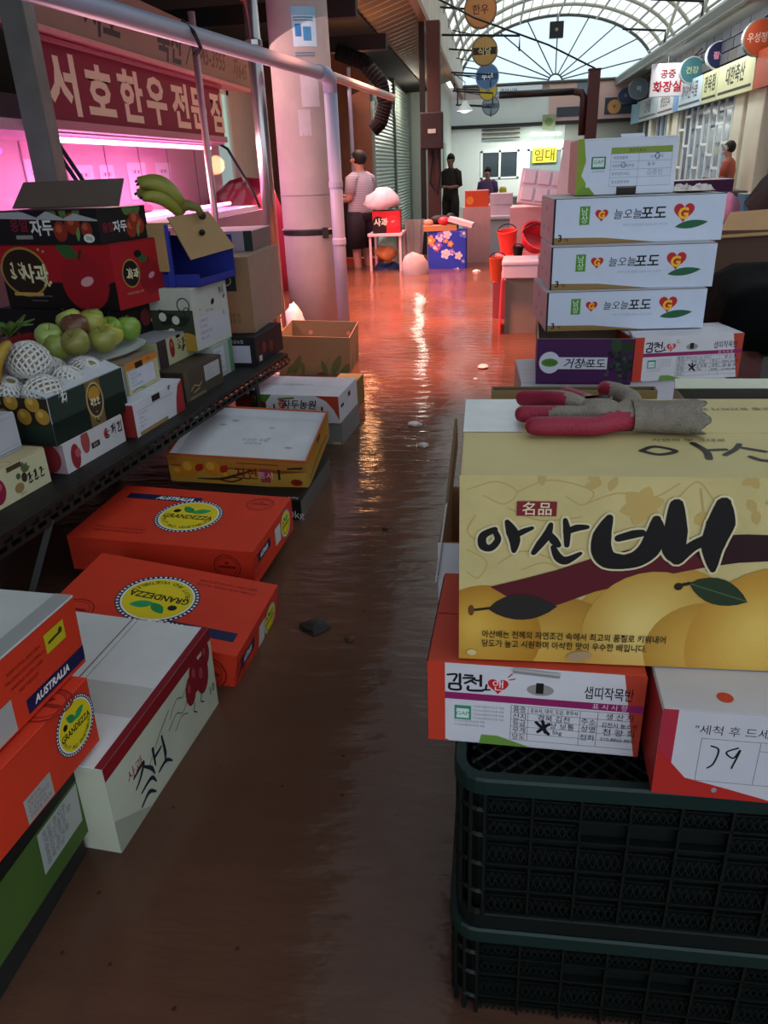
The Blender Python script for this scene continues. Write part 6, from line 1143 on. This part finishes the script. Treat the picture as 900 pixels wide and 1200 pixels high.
def person(label, loc, rot, H_, shirt, short, skinc, hair, arms=((.10, .22), (.02, .30)), long_legs=False, stripes=None, sleeve=.5, wide=1.):
    """standing figure facing +y before rotation; one continuous skinned body, clothes and hair as children"""
    k = H_ / 1.72; t = root('person', label, 'person', loc, rot); t.scale = (wide, wide, 1)
    def S(l): return [(x * k, y * k, z * k) for x, y, z in l]
    V = [(0, 0, .95), (0, -.01, 1.10), (0, -.02, 1.28), (0, -.02, 1.42), (0, -.005, 1.50), (0, .012, 1.57), (0, .015, 1.66)]; R_ = [(.15, .105), (.135, .095), (.155, .105), (.10, .075), (.052, .052), (.068, .078), (.070, .085)]; E_ = [(i, i + 1) for i in range(6)]
    for s in (-1, 1):
        p = len(V); V += [(s * .09, 0, .88), (s * .10, .01, .48), (s * .105, -.01, .10), (s * .115, .10, .03)]; R_ += [(.088, .088), (.056, .058), (.040, .042), (.034, .03)]; E_ += [(0, p), (p, p + 1), (p + 1, p + 2), (p + 2, p + 3)]
        f, u = arms[0 if s < 0 else 1]; p = len(V); V += [(s * .17, -.02, 1.39), (s * .215, -.01, 1.12), (s * (.215 - f), u, 1.05 + u * .25), (s * (.20 - f * 1.5), u + .08, 1.06 + u * .35)]; R_ += [.056, .042, .032, (.03, .022)]; E_ += [(3, p), (p, p + 1), (p + 1, p + 2), (p + 2, p + 3)]
        hx, hy, hz = V[-1]
        for q in range(4): p2 = len(V); V += [(hx - s * .03 + s * .018 * q, hy + .035, hz + .01 - .012 * q), (hx - s * .03 + s * .018 * q, hy + .06, hz - .012 * q)]; R_ += [.009, .008]; E_ += [(p + 3, p2), (p2, p2 + 1)]
    me = skin_mesh(S(V), E_, [tuple(q * k for q in r) if isinstance(r, tuple) else r * k for r in R_], 2); me.materials.clear(); sk = mat(skinc, rough=.5, var=.04); me.materials.append(sk)
    o = bpy.data.objects.new('body', me); C.objects.link(o); o.parent = t
    b = MB(); b.ball((0, .10 * k, 1.615 * k), .016 * k, sk, 8, 5, (.8, 1.2, 1.3)); b.build('nose', t, smooth=True)
    for s in (-1, 1):
        b = MB(); b.ball((s * .030 * k, .093 * k, 1.645 * k), .010 * k, mat('#17120f', var=0), 8, 5); b.build('eye', t); b = MB(); b.ball((s * .074 * k, .01 * k, 1.625 * k), .026 * k, sk, 8, 6, (.4, .7, 1)); b.build('ear', t, smooth=True)
    b = MB(); b.ball((0, .094 * k, 1.575 * k), .018 * k, mat('#8d4a44', var=0), 8, 4, (1.2, .4, .35)); b.build('mouth', t)
    q_ = MB(); hm = mat(hair, rough=.6, var=.1); q_.ball((0, -.010 * k, 1.650 * k), .1 * k, hm, 18, 10, (.80, .98, 1.06))
    keep = [i_ for i_, f_ in enumerate(q_.f) if not (sum(q_.v[a][1] for a in f_) / len(f_) > .028 * k and sum(q_.v[a][2] for a in f_) / len(f_) < 1.695 * k) and sum(q_.v[a][2] for a in f_) / len(f_) > 1.565 * k]
    q_.f = [q_.f[i_] for i_ in keep]; q_.m = [q_.m[i_] for i_ in keep]; q_.build('hair', t, smooth=True)
    # shirt
    def ring(z, rx, ry, cy=0, n=22): return [(rx * math.cos(2 * PI * j / n) * k, (cy + ry * math.sin(2 * PI * j / n)) * k, z * k) for j in range(n)]
    b = MB(); sm_ = stripes or mat(shirt, rough=.8, var=.06, scale=20); b.loft([ring(.90, .175, .125), ring(.98, .176, .128), ring(1.12, .168, .120, -.01), ring(1.28, .182, .126, -.02), ring(1.40, .165, .100, -.02), ring(1.455, .09, .075, -.012), ring(1.475, .062, .06, -.008)], sm_)
    for s in (-1, 1):
        f, u = arms[0 if s < 0 else 1]; e = Vector((s * .17, -.02, 1.40)).lerp(Vector((s * .215, -.01, 1.12)), sleeve * 1.5 if sleeve < .7 else 1.)
        b.tube([Vector((s * .10, -.02, 1.41)) * k, Vector((s * .17, -.02, 1.385)) * k, e * k], [.07 * k, .072 * k, .062 * k], sm_, 14)
    b.build('shirt', t, smooth=True)
    b = MB(); sh = mat(short, rough=.8, var=.08, scale=14); zb = .12 if long_legs else .46
    for s in (-1, 1): b.tube([(s * .085 * k, 0, .95 * k), (s * .098 * k, 0, .80 * k), (s * .108 * k, .005 * k, zb * k)], [.10 * k, .108 * k, (.075 if long_legs else .105) * k], sh, 16)
    b.loft([ring(.84, .17, .125), ring(.93, .178, .128), ring(1.0, .165, .118)], sh); b.build('trousers' if long_legs else 'shorts', t, smooth=True)
    return t
st = bpy.data.materials.new('striped_knit'); st.use_nodes = True; nt = st.node_tree; wv = nt.nodes.new('ShaderNodeTexWave'); wv.bands_direction = 'Z'; wv.inputs['Scale'].default_value = 14; tc = nt.nodes.new('ShaderNodeTexCoord'); cr_ = nt.nodes.new('ShaderNodeValToRGB'); cr_.color_ramp.elements[0].color = (.28, .22, .27, 1); cr_.color_ramp.elements[1].color = (.55, .48, .55, 1); cr_.color_ramp.elements[0].position = .35; cr_.color_ramp.elements[1].position = .5
nt.links.new(tc.outputs['Object'], wv.inputs['Vector']); nt.links.new(wv.outputs['Fac'], cr_.inputs[0]); nt.links.new(cr_.outputs[0], nt.nodes['Principled BSDF'].inputs['Base Color']); nt.nodes['Principled BSDF'].inputs['Roughness'].default_value = .8
person('man in striped grey T-shirt and dark shorts wading, seen from behind', (-1.90, 11.62, -.2), 62, 1.74, '#8a7d88', '#2a222c', '#c98f7e', '#15100f', stripes=st, wide=1.22)
person('person in dark clothes standing beyond the brown post', (-.88, 17.3, -.2), 150, 1.72, '#2a2624', '#201d1e', '#8a6a58', '#14110f', long_legs=True, sleeve=1.)
person('woman in a purple patterned top behind the far counter', (-.12, 19.0, -.42), 170, 1.66, '#6a4a78', '#2a2a36', '#b98d78', '#17120f', long_legs=True)
person('person in a salmon shirt and pink trousers by the window grille', (4.02, 15.0, -.2), 60, 1.70, '#b8604e', '#c98aa4', '#b98a74', '#1a1513', long_legs=True)
simple_box('shop_counter', 'long pale green counter with small goods before the woman in purple', (.25, 18.0, -.2), (1.5, .6, .86), '#8a9a92', 0, cat='counter', lid='#a9b5ad')
b = MB(); b.ball((0, 0, .05), .09, mat('#cc2f2f', rough=.4), 12, 6, (1.3, 1, .6)); tag(b.build('red_bowl', smooth=True, loc=(-.28, 17.9, .662)), 'red heap on the far pale green counter', 'bowl'); b = MB(); b.lathe([(.08, 0), (.08, .16), (.05, .2)], mat('#d8c92c', rough=.4), 12); tag(b.build('yellow_tub', loc=(.22, 17.9, .662)), 'yellow tub on the far pale green counter', 'tub')
lump('black_bundle', 'black padded jacket slumped over goods at the right edge, with a pale strap', 'jacket', (2.12, 5.9, .87), ((0, .30), (.14, .32), (.30, .25), (.44, .16), (.54, .06), (.55, .01)), mat('#0d0d0f', rough=.7, var=.1, bump=.3, bscale=12), 1.05, 3); b = MB(); b.tube([(-.25, -.27, .2), (0, -.32, .19), (.25, -.27, .2)], .008, mat('#8a8a8e', rough=.5), 6); o = b.build('strap', bpy.data.objects['black_bundle'])
bpy.data.objects['black_bundle'].name = 'padded_jacket'
simple_box('shipping_carton', 'brown carton under the black padded jacket', (2.15, 5.95, -.2), (.7, .6, 1.04), '#5a4436', -3)
simple_box('fruit_box', 'flat purple box beyond the top of the grape box stack', (2.22, 9.3, .962), (.62, .4, .12), '#4a2048', 0, lid='#d5d2d8'); simple_box('shipping_carton', 'grey brown carton under the flat purple box', (2.22, 9.3, -.2), (.9, .5, 1.16), '#6a5e58', 0)
simple_box('blue_basket', 'pale blue basket beside the pink bag near the padded jacket', (2.62, 8.7, .70), (.22, .25, .25), '#5f8aa8', 0, cat='basket', lid='#c9c9a8'); simple_box('shipping_carton', 'dark carton under the pale blue basket', (2.64, 8.7, -.2), (.42, .5, .90), '#4a4240', 0)
lump('pink_bag', 'pink plastic bag beside the pale blue basket', 'bag', (2.30, 8.35, .70), ((0, .08), (.10, .11), (.2, .10), (.25, .06), (.26, .01)), mat('#d88aa8', rough=.35), 1., 2); simple_box('shipping_carton', 'small brown carton under the pink plastic bag', (2.29, 8.35, -.2), (.23, .3, .87), '#6a5548', 0)

# ---- scraps floating on the flood water
def scrap(name, label, x, y, s, hx, seed, flat=.4):
    r = random.Random(seed); b = MB(); n = 9; rr = []
    for z, q in ((-.4, .7), (0, 1.), (.5, .75), (.9, .2)): rr.append([(s * q * math.cos(2 * PI * k / n) * r.uniform(.75, 1.25), s * q * math.sin(2 * PI * k / n) * r.uniform(.6, 1.2), s * z * flat) for k in range(n)])
    b.loft(rr, mat(hx, rough=.6, var=.15)); tag(b.build(name, loc=(x, y, .004)), label, 'scrap')
scrap('foam_scrap', 'larger white foam scrap floating in mid channel', -.41, 4.03, .040, '#cfc6c0', 1, .5); scrap('foam_scrap', 'smaller white foam scrap floating nearer than the larger one', -.33, 3.68, .030, '#c9bcb4', 2, .6); scrap('leaf_scrap', 'tiny brown crumb floating beside the white foam scraps', -.49, 3.97, .012, '#7a5a44', 3)
scrap('dark_rag', 'dark wet rag floating beside the orange citrus boxes', -.535, 1.97, .05, '#17100f', 4, .25); scrap('paper_scrap', 'pinkish white paper scrap floating left of the purple grape box', -.045, 5.37, .045, '#d8c2c4', 5, .4); scrap('paper_scrap', 'small white crumb floating near the pinkish paper scrap', -.09, 5.02, .018, '#d8c2c4', 6, .5)
scrap('paper_scrap', 'white scrap floating in front of the blue cloth table', -.2, 10.7, .06, '#e0c9cc', 7, .4); scrap('leaf_scrap', 'small dark leaf floating nearest to the fruit tray', -.40, 2.69, .014, '#2a1a14', 8); scrap('leaf_scrap', 'thin brown leaf floating right of the dark wet rag', -.41, 1.91, .018, '#3a2418', 9, .2)
for n_ in ('foam_scrap',): pass
